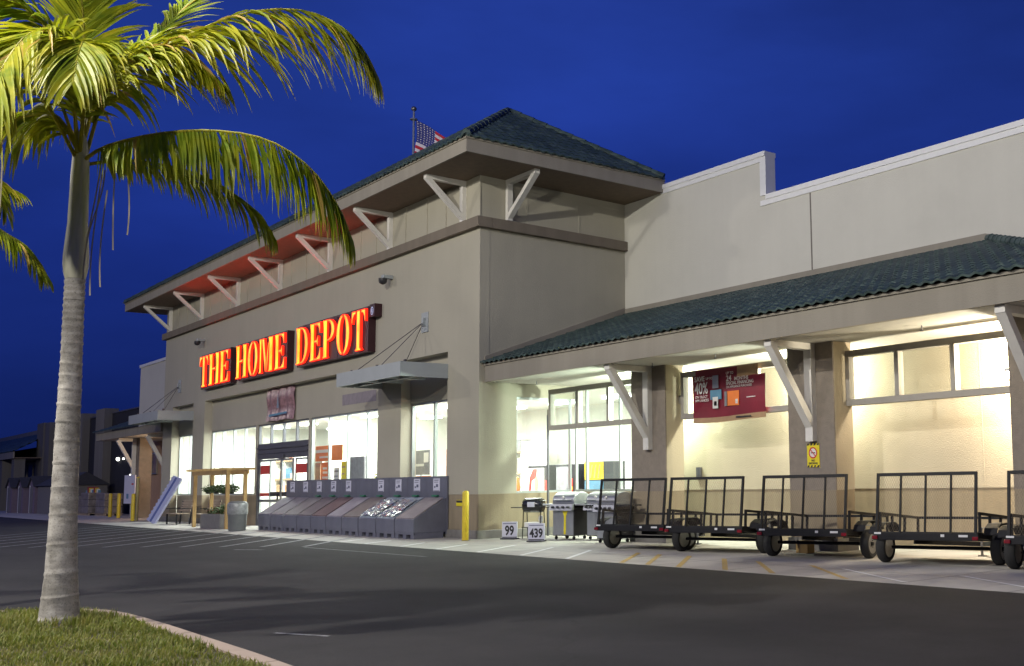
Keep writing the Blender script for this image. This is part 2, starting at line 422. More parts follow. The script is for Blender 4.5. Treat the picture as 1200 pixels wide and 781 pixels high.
def concrete_mat(name, color, bw=1.8, bh=1.45, joint=True):
    m, nt, b = newmat(name)
    tc = nt.nodes.new('ShaderNodeTexCoord')
    n = nt.nodes.new('ShaderNodeTexNoise'); n.inputs['Scale'].default_value = 0.8; n.inputs['Detail'].default_value = 9
    n.inputs['Roughness'].default_value = 0.65
    nt.links.new(tc.outputs['Object'], n.inputs['Vector'])
    r = ramp(nt, n.outputs[0], [(0.25, sc(color, 0.66)), (0.5, color), (0.8, sc(color, 1.15))])
    last = r.outputs[0]
    if joint:
        br = nt.nodes.new('ShaderNodeTexBrick'); br.offset = 0
        br.inputs['Scale'].default_value = 1; br.inputs['Brick Width'].default_value = bw; br.inputs['Row Height'].default_value = bh
        br.inputs['Mortar Size'].default_value = 0.014
        br.inputs['Color1'].default_value = (1,1,1,1); br.inputs['Color2'].default_value = (0.88,0.88,0.9,1); br.inputs['Mortar'].default_value = (0.35,0.33,0.32,1)
        nt.links.new(tc.outputs['Object'], br.inputs['Vector'])
        mx = nt.nodes.new('ShaderNodeMix'); mx.data_type = 'RGBA'; mx.blend_type = 'MULTIPLY'; mx.inputs[0].default_value = 1
        nt.links.new(last, mx.inputs[6]); nt.links.new(br.outputs[0], mx.inputs[7]); last = mx.outputs[2]
    nt.links.new(last, b.inputs['Base Color']); b.inputs['Roughness'].default_value = 0.72
    n2 = nt.nodes.new('ShaderNodeTexNoise'); n2.inputs['Scale'].default_value = 70; n2.inputs['Detail'].default_value = 4
    nt.links.new(tc.outputs['Object'], n2.inputs['Vector'])
    bp = nt.nodes.new('ShaderNodeBump'); bp.inputs['Strength'].default_value = 0.25; bp.inputs['Distance'].default_value = 0.01
    nt.links.new(n2.outputs[0], bp.inputs['Height']); nt.links.new(bp.outputs[0], b.inputs['Normal'])
    return m
M['concrete'] = concrete_mat('walkway concrete', (0.46, 0.435, 0.395))
M['kerb'] = concrete_mat('kerb concrete', (0.34, 0.265, 0.215), 2.4, 9.0)
def paint_mat(name, color, under, wear=0.5):
    m, nt, b = newmat(name)
    tc = nt.nodes.new('ShaderNodeTexCoord')
    n = nt.nodes.new('ShaderNodeTexNoise'); n.inputs['Scale'].default_value = 9; n.inputs['Detail'].default_value = 8
    n.inputs['Roughness'].default_value = 0.75
    nt.links.new(tc.outputs['Object'], n.inputs['Vector'])
    r = ramp(nt, n.outputs[0], [(wear-0.1, under), (wear+0.06, color)])
    nt.links.new(r.outputs[0], b.inputs['Base Color']); b.inputs['Roughness'].default_value = 0.65
    return m
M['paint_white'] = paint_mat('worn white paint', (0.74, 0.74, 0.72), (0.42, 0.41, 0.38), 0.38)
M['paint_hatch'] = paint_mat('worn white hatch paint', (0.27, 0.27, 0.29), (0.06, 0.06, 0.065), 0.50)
M['paint_yellow'] = paint_mat('faded yellow paint', (0.48, 0.33, 0.10), (0.38, 0.33, 0.26), 0.42)
def leaf_mat(name, c_lo, c_hi, tip, gloss=0.38):
    m, nt, b = newmat(name)
    at = nt.nodes.new('ShaderNodeAttribute'); at.attribute_name = 'age'
    tc = nt.nodes.new('ShaderNodeTexCoord')
    n = nt.nodes.new('ShaderNodeTexNoise'); n.inputs['Scale'].default_value = 5; n.inputs['Detail'].default_value = 4
    nt.links.new(tc.outputs['Object'], n.inputs['Vector'])
    r = ramp(nt, n.outputs[0], [(0.32, c_lo), (0.68, c_hi)])
    sep = nt.nodes.new('ShaderNodeSeparateColor'); nt.links.new(at.outputs['Color'], sep.inputs[0])
    hue = ramp(nt, sep.outputs[1], [(0.0, (0.72, 0.85, 0.8)), (1.0, (1.35, 1.12, 0.9))])
    m1 = nt.nodes.new('ShaderNodeMix'); m1.data_type = 'RGBA'; m1.blend_type = 'MULTIPLY'; m1.inputs[0].default_value = 1
    nt.links.new(r.outputs[0], m1.inputs[6]); nt.links.new(hue.outputs[0], m1.inputs[7])
    mx = nt.nodes.new('ShaderNodeMix'); mx.data_type = 'RGBA'
    mx.inputs[7].default_value = (*tip, 1)
    nt.links.new(m1.outputs[2], mx.inputs[6])
    nt.links.new(sep.outputs[0], mx.inputs[0])
    nt.links.new(mx.outputs[2], b.inputs['Base Color']); b.inputs['Roughness'].default_value = gloss
    tl = nt.nodes.new('ShaderNodeBsdfTranslucent'); nt.links.new(mx.outputs[2], tl.inputs[0])
    ms = nt.nodes.new('ShaderNodeMixShader'); ms.inputs[0].default_value = 0.42
    out = nt.nodes['Material Output']
    nt.links.new(b.outputs[0], ms.inputs[1]); nt.links.new(tl.outputs[0], ms.inputs[2]); nt.links.new(ms.outputs[0], out.inputs[0])
    return m
M['palm_leaf'] = leaf_mat('palm leaf', (0.19, 0.28, 0.014), (0.40, 0.43, 0.022), (0.52, 0.36, 0.08), 0.5)
M['grass'] = leaf_mat('grass blades', (0.09, 0.15, 0.014), (0.20, 0.25, 0.03), (0.34, 0.27, 0.11), 0.6)
M['rachis'] = plain('palm rachis', (0.34, 0.36, 0.08), 0.5)
def trunk_mat():
    m, nt, b = newmat('ringed grey palm trunk')
    tc = nt.nodes.new('ShaderNodeTexCoord')
    n = nt.nodes.new('ShaderNodeTexNoise'); n.inputs['Scale'].default_value = 9; n.inputs['Detail'].default_value = 8
    nt.links.new(tc.outputs['Object'], n.inputs['Vector'])
    mp = nt.nodes.new('ShaderNodeMapping'); mp.inputs['Scale'].default_value = (5, 5, 20)
    nt.links.new(tc.outputs['Object'], mp.inputs[0])
    n2 = nt.nodes.new('ShaderNodeTexNoise'); n2.inputs['Scale'].default_value = 1; n2.inputs['Detail'].default_value = 5
    nt.links.new(mp.outputs[0], n2.inputs['Vector'])
    r = ramp(nt, n.outputs[0], [(0.3, (0.29, 0.265, 0.235)), (0.7, (0.45, 0.425, 0.385))])
    r2 = ramp(nt, n2.outputs[0], [(0.34, (0.78,)*3), (0.56, (1.0,)*3)])
    mx = nt.nodes.new('ShaderNodeMix'); mx.data_type = 'RGBA'; mx.blend_type = 'MULTIPLY'; mx.inputs[0].default_value = 1
    nt.links.new(r.outputs[0], mx.inputs[6]); nt.links.new(r2.outputs[0], mx.inputs[7])
    n5 = nt.nodes.new('ShaderNodeTexNoise'); n5.inputs['Scale'].default_value = 55; n5.inputs['Detail'].default_value = 4; n5.inputs['Roughness'].default_value = 0.7
    nt.links.new(tc.outputs['Object'], n5.inputs['Vector'])
    r5 = ramp(nt, n5.outputs[0], [(0.34, (0.45,)*3), (0.44, (0.95,)*3), (0.7, (1.1,)*3)])
    n6 = nt.nodes.new('ShaderNodeTexNoise'); n6.inputs['Scale'].default_value = 3.2; n6.inputs['Detail'].default_value = 7
    nt.links.new(tc.outputs['Object'], n6.inputs['Vector'])
    r6 = ramp(nt, n6.outputs[0], [(0.38, (0.70, 0.70, 0.68)), (0.55, (1.0,)*3)])
    m5 = nt.nodes.new('ShaderNodeMix'); m5.data_type = 'RGBA'; m5.blend_type = 'MULTIPLY'; m5.inputs[0].default_value = 1
    m6 = nt.nodes.new('ShaderNodeMix'); m6.data_type = 'RGBA'; m6.blend_type = 'MULTIPLY'; m6.inputs[0].default_value = 1
    nt.links.new(mx.outputs[2], m5.inputs[6]); nt.links.new(r5.outputs[0], m5.inputs[7])
    nt.links.new(m5.outputs[2], m6.inputs[6]); nt.links.new(r6.outputs[0], m6.inputs[7])
    nt.links.new(m6.outputs[2], b.inputs['Base Color']); b.inputs['Roughness'].default_value = 0.85
    bp = nt.nodes.new('ShaderNodeBump'); bp.inputs['Strength'].default_value = 0.3; bp.inputs['Distance'].default_value = 0.015
    nt.links.new(n2.outputs[0], bp.inputs['Height']); nt.links.new(bp.outputs[0], b.inputs['Normal'])
    return m
M['trunk'] = trunk_mat()
def shaft_mat():
    m, nt, b = newmat('pale green crownshaft')
    tc = nt.nodes.new('ShaderNodeTexCoord')
    mp = nt.nodes.new('ShaderNodeMapping'); mp.inputs['Scale'].default_value = (9, 9, 0.9)
    nt.links.new(tc.outputs['Object'], mp.inputs[0])
    n = nt.nodes.new('ShaderNodeTexNoise'); n.inputs['Scale'].default_value = 1; n.inputs['Detail'].default_value = 6
    nt.links.new(mp.outputs[0], n.inputs['Vector'])
    r = ramp(nt, n.outputs[0], [(0.3, (0.20, 0.24, 0.10)), (0.5, (0.42, 0.41, 0.30)), (0.7, (0.52, 0.50, 0.42))])
    nt.links.new(r.outputs[0], b.inputs['Base Color']); b.inputs['Roughness'].default_value = 0.5
    return m
M['shaft'] = shaft_mat()

# ================================================================== SETTING
tag(MB().add([(-400,-400,0),(400,-400,0),(400,400,0),(-400,400,0)], [(0,1,2,3)]) or None) if False else None
g = MB(); g.add([(-400,-400,-0.004),(400,-400,-0.004),(400,400,-0.004),(-400,400,-0.004)], [(0,1,2,3)])
tag(g.build('asphalt_ground', M['asphalt']), kind='structure')
EDGE = -2.72
g = MB(); g.add([(-80,EDGE,0),(30,EDGE,0),(30,5.2,0),(-80,5.2,0)], [(0,1,2,3)])
tag(g.build('walkway', M['concrete']), kind='structure')
# slanting white hatch in front of the doors
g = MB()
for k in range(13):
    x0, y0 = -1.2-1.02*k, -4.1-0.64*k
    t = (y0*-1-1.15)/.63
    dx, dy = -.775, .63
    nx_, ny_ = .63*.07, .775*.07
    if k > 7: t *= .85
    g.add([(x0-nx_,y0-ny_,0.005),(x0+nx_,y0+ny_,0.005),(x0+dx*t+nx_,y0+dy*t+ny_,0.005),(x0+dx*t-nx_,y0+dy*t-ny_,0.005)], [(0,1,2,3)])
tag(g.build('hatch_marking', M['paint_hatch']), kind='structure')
g = MB()
for (x, y0, x1, y1) in ((4.75,-2.68,3.35,-0.9),(6.5,-2.68,4.95,-0.9),(8.15,-2.68,6.55,-1.0),(2.9,-2.68,1.9,-1.35),(1.1,-2.68,0.2,-1.6),(-0.9,-2.68,-1.7,-1.6),(-2.4,-2.68,-3.3,-1.6),
                        (16.2,-2.5,14.1,-1.4),(18.6,-2.5,16.3,-1.3)):
    g.add([(x-.07,y0,0.005),(x+.07,y0,0.005),(x1+.07,y1,0.005),(x1-.07,y1,0.005)], [(0,1,2,3)])
tag(g.build('white_marking', M['paint_white']), kind='structure')
g = MB()
for (x, y0, x1, y1) in ((9.9,-2.68,8.1,-0.9),(10.65,-2.68,8.85,-0.95),(11.5,-2.68,9.7,-0.9),(12.6,-2.6,10.8,-1.0),(13.7,-2.6,11.8,-1.1),(15.2,-2.6,13.2,-1.2)):
    g.add([(x-.07,y0,0.005),(x+.07,y0,0.005),(x1+.07,y1,0.005),(x1-.07,y1,0.005)], [(0,1,2,3)])
tag(g.build('yellow_marking', M['paint_yellow']), kind='structure')
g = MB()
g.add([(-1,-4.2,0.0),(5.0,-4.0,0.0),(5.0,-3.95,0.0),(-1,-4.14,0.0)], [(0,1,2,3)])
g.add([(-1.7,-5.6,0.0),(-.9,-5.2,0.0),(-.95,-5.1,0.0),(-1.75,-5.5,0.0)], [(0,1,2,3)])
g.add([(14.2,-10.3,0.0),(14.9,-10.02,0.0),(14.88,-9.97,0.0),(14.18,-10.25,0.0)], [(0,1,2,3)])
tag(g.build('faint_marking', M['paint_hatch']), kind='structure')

# kerb of the planting island (outer line, then inner)
outer = [(-6,-26.0),(2.0,-17.5),(7.0,-13.6),(9.2,-12.55),(10.15,-12.3),(10.5,-12.0),(10.75,-11.62),(11.1,-11.33),(11.5,-11.17),(12.0,-11.11),(12.6,-11.09),(13.58,-11.09),(15.01,-11.12),(16.18,-11.14),(17.21,-11.18),(20.5,-11.7),(24.5,-13.6),(26.0,-17.0)]
def inset(pl, d):
    out = []
    for i, p in enumerate(pl):
        a = Vector(pl[max(i-1,0)]); b = Vector(pl[min(i+1,len(pl)-1)])
        t = (b-a).normalized(); nrm = Vector((t.y, -t.x))
        out.append((p[0]+nrm.x*d, p[1]+nrm.y*d))
    return out
inner = inset(outer, 0.17)
g = MB()
for i in range(len(outer)-1):
    a, b, c, d = outer[i], outer[i+1], inner[i+1], inner[i]
    g.hexa([(a[0],a[1],-.02),(d[0],d[1],-.02),(c[0],c[1],-.02),(b[0],b[1],-.02)],
           [(a[0]+(d[0]-a[0])*.12,a[1]+(d[1]-a[1])*.12,.12),(d[0],d[1],.12),(c[0],c[1],.12),(b[0]+(c[0]-b[0])*.12,b[1]+(c[1]-b[1])*.12,.12)])
tag(g.build('kerb', M['kerb']), kind='structure')
g = MB()
pts = inner + [(26,-40),(-6,-40)]
g.add([(p[0],p[1],0.10) for p in pts], [tuple(range(len(pts)))])
M['soil'] = plain('lawn soil', (0.055, 0.05, 0.02), 0.95, var=0.4, scale=8, bump=0.6, bscale=30)
tag(g.build('lawn_soil', M['soil']), kind='structure')
def inside(x, y):
    c = False; n = len(pts)
    for i in range(n):
        x0, y0 = pts[i]; x1, y1 = pts[(i+1) % n]
        if (y0 > y) != (y1 > y) and x < (x1-x0)*(y-y0)/(y1-y0)+x0: c = not c
    return c
def grass_field():
    rs = np.random.RandomState(3)
    V = []; F = []; A = []
    cx, cy = 25.74, -14.43
    cnt = 0
    while cnt < 62000:
        x = rs.uniform(6.5, 18.4); y = rs.uniform(-15.6, -10.9)
        if rs.rand() > 1.0 and True: continue
        # only the part of the lawn near the photograph's view
        if (x-12.5)**2 + (y+11.87)**2 < 0.04: continue
        if not inside(x, y): continue
        tuft = 0.5 + 0.5*math.sin(x*3.1+1.7*math.sin(y*2.3))*math.sin(y*3.7+1.3*math.sin(x*1.9))
        bare = math.sin(x*5.3+2.1*math.sin(y*4.1))*math.sin(y*6.1+1.9*math.sin(x*3.7))
        if bare > .72 and rs.rand() < .8: continue
        if rs.rand() > 0.5 + 0.5*tuft: continue
        h = (0.028 + 0.04*rs.rand()) * (0.75 + 0.6*tuft)
        dd = math.hypot(x-12.5, y+11.87)
        if dd < 0.55: h *= 1.7
        z = 0.10 + 0.03*math.exp(-dd*dd)
        a = rs.uniform(0, 2*math.pi); lean = rs.uniform(0.2, 1.0)*h
        w = 0.0045 + 0.003*rs.rand()
        ca, sa = math.cos(a), math.sin(a)
        ux, uy = -sa*w, ca*w
        b = len(V)
        V += [(x-ux,y-uy,z-0.01),(x+ux,y+uy,z-0.01),(x+ca*lean*.4-ux*.7,y+sa*lean*.4-uy*.7,z+h*.6),(x+ca*lean*.4+ux*.7,y+sa*lean*.4+uy*.7,z+h*.6),(x+ca*lean,y+sa*lean,z+h)]
        F += [(b,b+1,b+3,b+2),(b+2,b+3,b+4)]
        dry = min(1.0, max(0, rs.normal(0.14, 0.25) + 0.35*(1-tuft) + (.4 if bare > .5 else 0)))
        hue = min(1, max(0, 0.5+rs.normal(0, .25)))
        A += [(dry*.5,hue,0,1)]*4 + [(min(1,dry+.25),hue,0,1)]
        cnt += 1
    me = bpy.data.meshes.new('grass'); me.from_pydata(V, [], F); me.materials.append(M['grass'])
    ca = me.color_attributes.new('age', 'FLOAT_COLOR', 'POINT'); ca.data.foreach_set('color', np.array(A, dtype=np.float32).ravel())
    o = bpy.data.objects.new('grass', me); COL.objects.link(o)
    tag(o, 'mown green lawn around the foot of the palm', 'grass', kind='stuff')
grass_field()

# ================================================================== STORE BUILDING
store = thing('store_building', 'large beige stucco store with a teal tiled hip roof and lit windows', 'building')
W = 5.02           # depth of the tower in front of the upper wall
SK = -0.18         # the side wall is a touch out of square
XL = -29.1
T2 = 0.30
def part(name, mb, mat, parent=store, **k): return mb.build(name, mat, parent, **k)
# --- facade, front layer with three recesses (z 1.17 and up), wainscot under it
ZC, ZR = 8.38, 5.15
recess = [(-27.7,-24.66),(-23.1,-6.2),(-4.62,-1.75)]
g = MB()
xs = [XL] + [v for r_ in recess for v in r_] + [0.0]
for i in range(0, len(xs), 2):
    g.box(xs[i], xs[i+1], 0, T2, 1.17, ZR)
g.box(XL, 0, 0, T2, ZR, ZC)
part('front_wall', g, M['wall'])
g = MB()
for i in range(0, len(xs), 2):
    part('wainscot', MB().box(xs[i], xs[i+1], 0.012, T2, 0.22, 1.17), M['wainscot'])
    part('wall_base', MB().box(xs[i], xs[i+1], -0.05, T2, 0, 0.22), M['base_curb'], bevel=0.012)
# second layer around the windows
g = MB()
def rect_holes(x0, x1, z0, z1, holes):
    """wall behind the recess, y T2..T2+.2, with openings"""
    hs = sorted(holes)
    cur = x0
    for (a, b, c, d) in hs:
        if a > cur: g.box(cur, a, T2, T2+.2, z0, z1)
        if c > z0: g.box(a, b, T2, T2+.2, z0, c)
        if d < z1: g.box(a, b, T2, T2+.2, d, z1)
        cur = b
    if cur < x1: g.box(cur, x1, T2, T2+.2, z0, z1)
rect_holes(-27.95, -24.4, 1.17, 5.3, [(-27.7,-24.66,1.17,3.86)])
rect_holes(-23.35, -5.95, 1.17, 5.3, [(-23.1,-17.75,1.17,3.86),(-17.55,-12.45,1.17,3.86),(-12.3,-6.2,1.17,3.86)])
rect_holes(-4.87, -1.5, 1.17, 5.3, [(-4.62,-1.75,1.17,3.86)])
part('recess_wall', g, M['wall'])
g = MB()
for a, b in ((-27.7,-24.66),(-23.1,-17.56),(-12.44,-6.2),(-4.62,-1.75)):
    part('sill_wall', MB().box(a, b, T2+.012, T2+.2, 0, 1.165), M['wainscot'])
# pale patch where an old sign was, on the recess wall
g = MB(); g.box(-9.6, -7.0, T2-.006, T2-.001, 4.12, 4.48)
part('patched_paint', g, plain('mauve patch paint', (0.27, 0.24, 0.26), 0.85))
# --- side wall of the tower (x = 0), opening towards the arcade at its far end
g = MB()
def sx(y): return SK*y/W
def sidebox(y0, y1, z0, z1, th=0.3, off=0.0):
    g.hexa([(sx(y0)-th,y0,z0),(sx(y0)+off,y0,z0),(sx(y1)+off,y1,z0),(sx(y1)-th,y1,z0)],
           [(sx(y0)-th,y0,z1),(sx(y0)+off,y0,z1),(sx(y1)+off,y1,z1),(sx(y1)-th,y1,z1)])
sidebox(T2, 1.18, 1.17, ZC); sidebox(1.18, 3.2, 3.81, ZC); sidebox(3.2, W, 4.3, ZC)
pass
part('side_wall', g, M['wall'])
g = MB(); g.box(-0.31,-0.012,0.013,3.2,0.22,1.168)
part('wainscot', g, M['wainscot'])
g = MB(); g.box(0.002,0.052,-0.05,3.2,0,0.22)
part('wall_base', g, M['base_curb'], bevel=0.012)
# left end wall
g = MB(); g.box(XL+0.001, XL+.3, T2, 5.0, 0, ZC); part('side_wall', g, M['wall'])
# horizontal joint line and cornice
g = MB()
c0, c1 = ZC, ZC+0.31
def ring(mb, o, z0, z1, yback=W-0.001, x_in=0.3):
    """band that runs round front, right and left side of the tower, o = projection"""
    mb.box(XL-o, 0+o, -o, x_in, z0, z1)
    mb.hexa([(-x_in,x_in,z0),(o,x_in,z0),(o+SK,yback,z0),(-x_in+SK,yback,z0)],
            [(-x_in,x_in,z1),(o,x_in,z1),(o+SK,yback,z1),(-x_in+SK,yback,z1)])
    mb.box(XL-o, XL+x_in, x_in, yback, z0, z1)
ring(g, 0.16, c0, c1-0.02)
part('cornice', g, M['cornice'], bevel=0.015)
# frieze above it, with battens
ZE = 9.84
g = MB(); ring(g, 0.0, c1-0.02, ZE)
part('frieze', g, M['wall'])
bx = [-0.85-4.58*k for k in range(7)]
def batten(*a): part('frieze_batten', MB().box(*a), M['wall'])
for b_ in bx:
    for dx in (-2.25, 0.95, -1.1):
        xx = b_ + dx
        if XL+.2 < xx < -0.6: batten(xx-.04, xx+.04, -0.022, 0.01, c1-.02, ZE-.002)
batten(-0.42, 0.022, -0.022, 0.01, c1-.02, ZE-.002)
for y_ in (1.5, 3.3): batten(sx(y_)-.05, sx(y_)+0.02, y_-.03, y_+.03, c1-.02, ZE-.002)
g = MB()
g.hexa([(sx(.1)-.05,.1,ZE-.2),(sx(.1)+.02,.1,ZE-.2),(sx(W)+.02,W-.01,ZE-.2),(sx(W)-.05,W-.01,ZE-.2)],[(sx(.1)-.05,.1,ZE-.003),(sx(.1)+.02,.1,ZE-.003),(sx(W)+.02,W-.01,ZE-.003),(sx(W)-.05,W-.01,ZE-.003)])
part('frieze_band', g, M['wall'])
# eave: soffit + fascia
OX, OY = 1.745, 1.38
EXL = XL - OX
g = MB(); g.box(EXL+.05, OX-.05, -OY+.05, W+.02, ZE, ZE+0.05)
part('soffit', g, M['soffit'])
ZF = ZE+0.33
g = MB()
g.box(EXL, OX, -OY, -OY+.06, ZE-.01, ZF)
g.box(OX-.06, OX, -OY+.06, W+.03, ZE-.01, ZF)
g.box(EXL, EXL+.06, -OY+.06, W+.03, ZE-.01, ZF)
part('fascia', g, M['trim'])
g = MB()
g.box(EXL-.03, OX+.03, -OY-.03, -OY+.05, ZF, ZF+.05); g.box(OX-.05, OX+.03, -OY+.05, W+.03, ZF, ZF+.05)
part('gutter_board', g, M['trim'])

def tile_slope(mb, O, along, inward, length, run, rise, clips=(), pitch=0.25, course=0.36, amp=0.030, eave_out=0.06):
    """barrel-tiled roof slope; O eave corner, along = eave direction, inward = horizontal direction up the slope"""
    O = Vector(O); along = Vector(along); inward = Vector(inward)
    sl = math.hypot(run, rise); up = (inward*run + Vector((0,0,1))*rise)/sl
    nrm = along.cross(up).normalized()
    if nrm.z < 0: nrm = -nrm
    nu = int(length/pitch*8); nc = int(math.ceil((sl+eave_out)/course))
    vs = []; fs = []
    for c in range(nc):
        s0 = -eave_out + c*course; s1 = min(s0+course+0.02, sl)
        for (s_, lift) in ((s0, 0.045), (s0, 0.012) , (s1, 0.010)):
            pass
        base = len(vs)
        rows = ((s0, 0.0), (s0, 0.028), (s1, 0.004))
        for (s_, lift) in rows:
            for i in range(nu+1):
                u = i/nu*length
                ph = (u/pitch) % 1.0
                wv = math.sin(math.pi*min(ph/0.62,1.0)) * 1.0 if ph < 0.62 else -0.35*math.sin(math.pi*(ph-0.62)/0.38)
                j = 0.006*math.sin(u*12.9+c*7.3)
                vs.append(O + along*u + up*(s_+ (j if lift>0.02 else 0)) + nrm*(lift + amp*wv + 0.03 + (0.0 if lift else -0.015)))
        n1 = nu+1
        for rr in range(2):
            for i in range(nu):
                a = base + rr*n1 + i
                fs.append((a, a+1, a+1+n1, a+n1))
    me = bpy.data.meshes.new('t'); me.from_pydata([tuple(v) for v in vs], [], fs)
    bm = bmesh.new(); bm.from_mesh(me)
    for (co, no) in clips:
        geom = bm.verts[:] + bm.edges[:] + bm.faces[:]
        bmesh.ops.bisect_plane(bm, geom=geom, plane_co=Vector(co), plane_no=Vector(no), clear_outer=True)
    bm.verts.ensure_lookup_table()
    mb.add([v.co.copy() for v in bm.verts], [[v.index for v in f.verts] for f in bm.faces])
    bm.free(); bpy.data.meshes.remove(me)
def tile_obj(mb, name, mat, parent):
    me = bpy.data.meshes.new(name); me.from_pydata(mb.v, [], mb.f); me.materials.append(mat)
    me.polygons.foreach_set('use_smooth', [True]*len(me.polygons)); me.update()
    try: me.set_sharp_from_angle(angle=R(50))
    except Exception: pass
    o = bpy.data.objects.new(name, me); COL.objects.link(o); o.parent = parent
    return o
# tower roof
ZT = ZF+0.05
RUN = (W+OY)/2; RISE = 2.24
ym = -OY+RUN
zr = ZT+RISE
xr = OX-RUN-0.2; xl = EXL+RUN+.2
# front slope clipped by hips
kx = RUN+0.2
g = MB()
tile_slope(g, (EXL-.02,-OY-.02,ZT), (1,0,0), (0,1,0), OX-EXL+.04, RUN, RISE,
           clips=[((OX,-OY,0), (RUN,kx,0)), ((EXL,-OY,0), (-RUN,kx,0))])
roof = tile_obj(g, 'roof', M['tile'], store)
g = MB()
tile_slope(g, (OX+.02,-OY-.02,ZT), (0,1,0), (-1,0,0), 2*RUN, kx, RISE,
           clips=[((OX,-OY,0), (-RUN,-kx,0)), ((OX,-OY+2*RUN,0), (-RUN,kx,0))])
tile_obj(g, 'roof', M['tile'], store)
g = MB()
g.add([(EXL,-OY,ZT),(EXL,-OY+2*RUN,ZT),(xl,ym,zr),(xr,ym,zr),(OX,-OY+2*RUN,ZT)], [(0,2,1),(1,2,3,4)])
part('roof_back', g, M['tile'])
g = MB()
def ridge(mb, p, q, r=0.10, step=0.42):
    p = Vector(p); q = Vector(q); n = max(2, int((q-p).length/step))
    for i in range(n):
        a = p.lerp(q, i/n); b = p.lerp(q, (i+1.06)/n)
        mb.tube([a, b], [r*1.12, r*0.92], 8)
ridge(g, (OX,-OY,ZT+.08), (xr,ym,zr+.06)); ridge(g, (OX,-OY+2*RUN,ZT+.08), (xr,ym,zr+.06)); ridge(g, (xl,ym,zr+.06), (xr,ym,zr+.06))
ridge(g, (EXL,-OY,ZT+.08), (xl,ym,zr+.06))
g.build('hip_ridge', M['tile'], roof)
# triangular brackets under the eave
def bracket(mb, base, out, side, reach, zt, zb, w=0.16, t=0.12):
    """timber triangle: post on the wall, beam under the soffit, diagonal"""
    b = Vector(base); o = Vector(out)
    A = b + o*(t/2); top = Vector((A.x,A.y,zt)); bot = Vector((A.x,A.y,zb))
    mb.bar(bot, top, w, t, side if False else o)
    end = b + o*reach; 
    mb.bar(Vector((A.x,A.y,zt-t/2)) + o*(t/2), Vector((end.x,end.y,zt-t/2)), w*0.98, t)
    mb.bar(Vector((A.x,A.y,zb+.08)), Vector((end.x,end.y,zt-.06)) - o*.03, w*0.96, t)
for b_ in bx:
    g = MB(); bracket(g, (b_,0,0), (0,-1,0), (1,0,0), 1.2, ZE-.005, c1-0.01)
    part('eave_bracket', g, M['white_trim'])
g = MB(); bracket(g, (0,0.86,0), (1,0,0), (0,1,0), 1.5, ZE-.005, c1-0.01)
part('eave_bracket', g, M['white_trim'])

# --- glazed openings of the front
def window(name, x0, x1, z0, z1, n, y=T2+.04, mat='mullion', fr=0.06, parent=store, transom=None, label=None):
    g = MB()
    g.box(x0, x1, y, y+.1, z0, z0+fr); g.box(x0, x1, y, y+.1, z1-fr, z1)
    for i in range(n+1):
        xx = x0 + (x1-x0)*i/n
        xx = min(max(xx, x0+fr/2), x1-fr/2)
        g.box(xx-fr/2, xx+fr/2, y+.001, y+.099, z0+fr, z1-fr)
    w_ = g.build('window', M[mat], parent)
    if label: w_['label'] = label
    for i in range(n):
        a = x0 + (x1-x0)*i/n + .03; b = x0 + (x1-x0)*(i+1)/n - .03
        sheet(a, b, y+.05, z0+.03, z1-.03).build('pane', M['glass'], w_)
    return w_
window('w', -27.7, -24.66, 1.17, 3.86, 2)
window('w', -23.1, -17.75, 1.17, 3.86, 4)
window('w', -12.3, -6.2, 1.17, 3.86, 4)
window('w', -4.62, -1.75, 1.17, 3.86, 2)
# entrance: transom, header, side lights, two sliding leaves
window('w', -17.55, -12.45, 3.05, 3.86, 4, mat='dark_frame')
g = MB(); g.box(-17.56,-12.44,T2+.02,T2+.18,2.52,3.05); g.box(-17.5,-12.5,T2-.02,T2+.02,2.72,2.78); g.box(-17.5,-12.5,T2-.03,T2+.02,2.9,2.97)
g.box(-17.56,-17.4,T2+.02,T2+.16,0,2.52); g.box(-12.6,-12.44,T2+.02,T2+.16,0,2.52)
g.box(-15.2,-14.7,T2-.05,T2+.02,2.5,2.66)
door_frame = part('door_frame', g, M['dark_frame'])
def leaf(x0, x1, y, name, red):
    g = MB()
    for a, b in ((x0,x0+.07),(x1-.07,x1)): g.box(a, b, y, y+.05, 0.02, 2.5)
    for c, d in ((0.02,0.16),(0.9,1.0),(2.43,2.5)): g.box(x0+.07, x1-.07, y+.001, y+.049, c, d)
    l_ = g.build(name, M['mullion'], store)
    sheet(x0+.05, x1-.05, y+.025, 0.1, 2.45).build('pane', M['glass'], l_)
    if red:
        MB().box(x0+.075, x1-.075, y+.008, y+.016, 1.95, 2.28).build('sticker', M['print_red'], l_)
        MB().box(x0+.075, x1-.075, y+.008, y+.016, 1.12, 1.24).build('sticker', M['print_red'], l_)
    else:
        MB().box(x0+.075, x1-.075, y+.008, y+.016, 1.12, 1.28).build('sticker', M['print_black'], l_)
        MB().box(x1-.3, x1-.2, y-.03, y+.0, 1.0, 1.2).build('handle', M['print_black'], l_)
    return l_
leaf(-17.38, -16.2, T2+.06, 'side_light', True)
leaf(-16.15, -15.0, T2+.0, 'sliding_door', False)
leaf(-14.98, -13.83, T2+.0, 'sliding_door', False)
leaf(-13.8, -12.62, T2+.06, 'side_light', True)

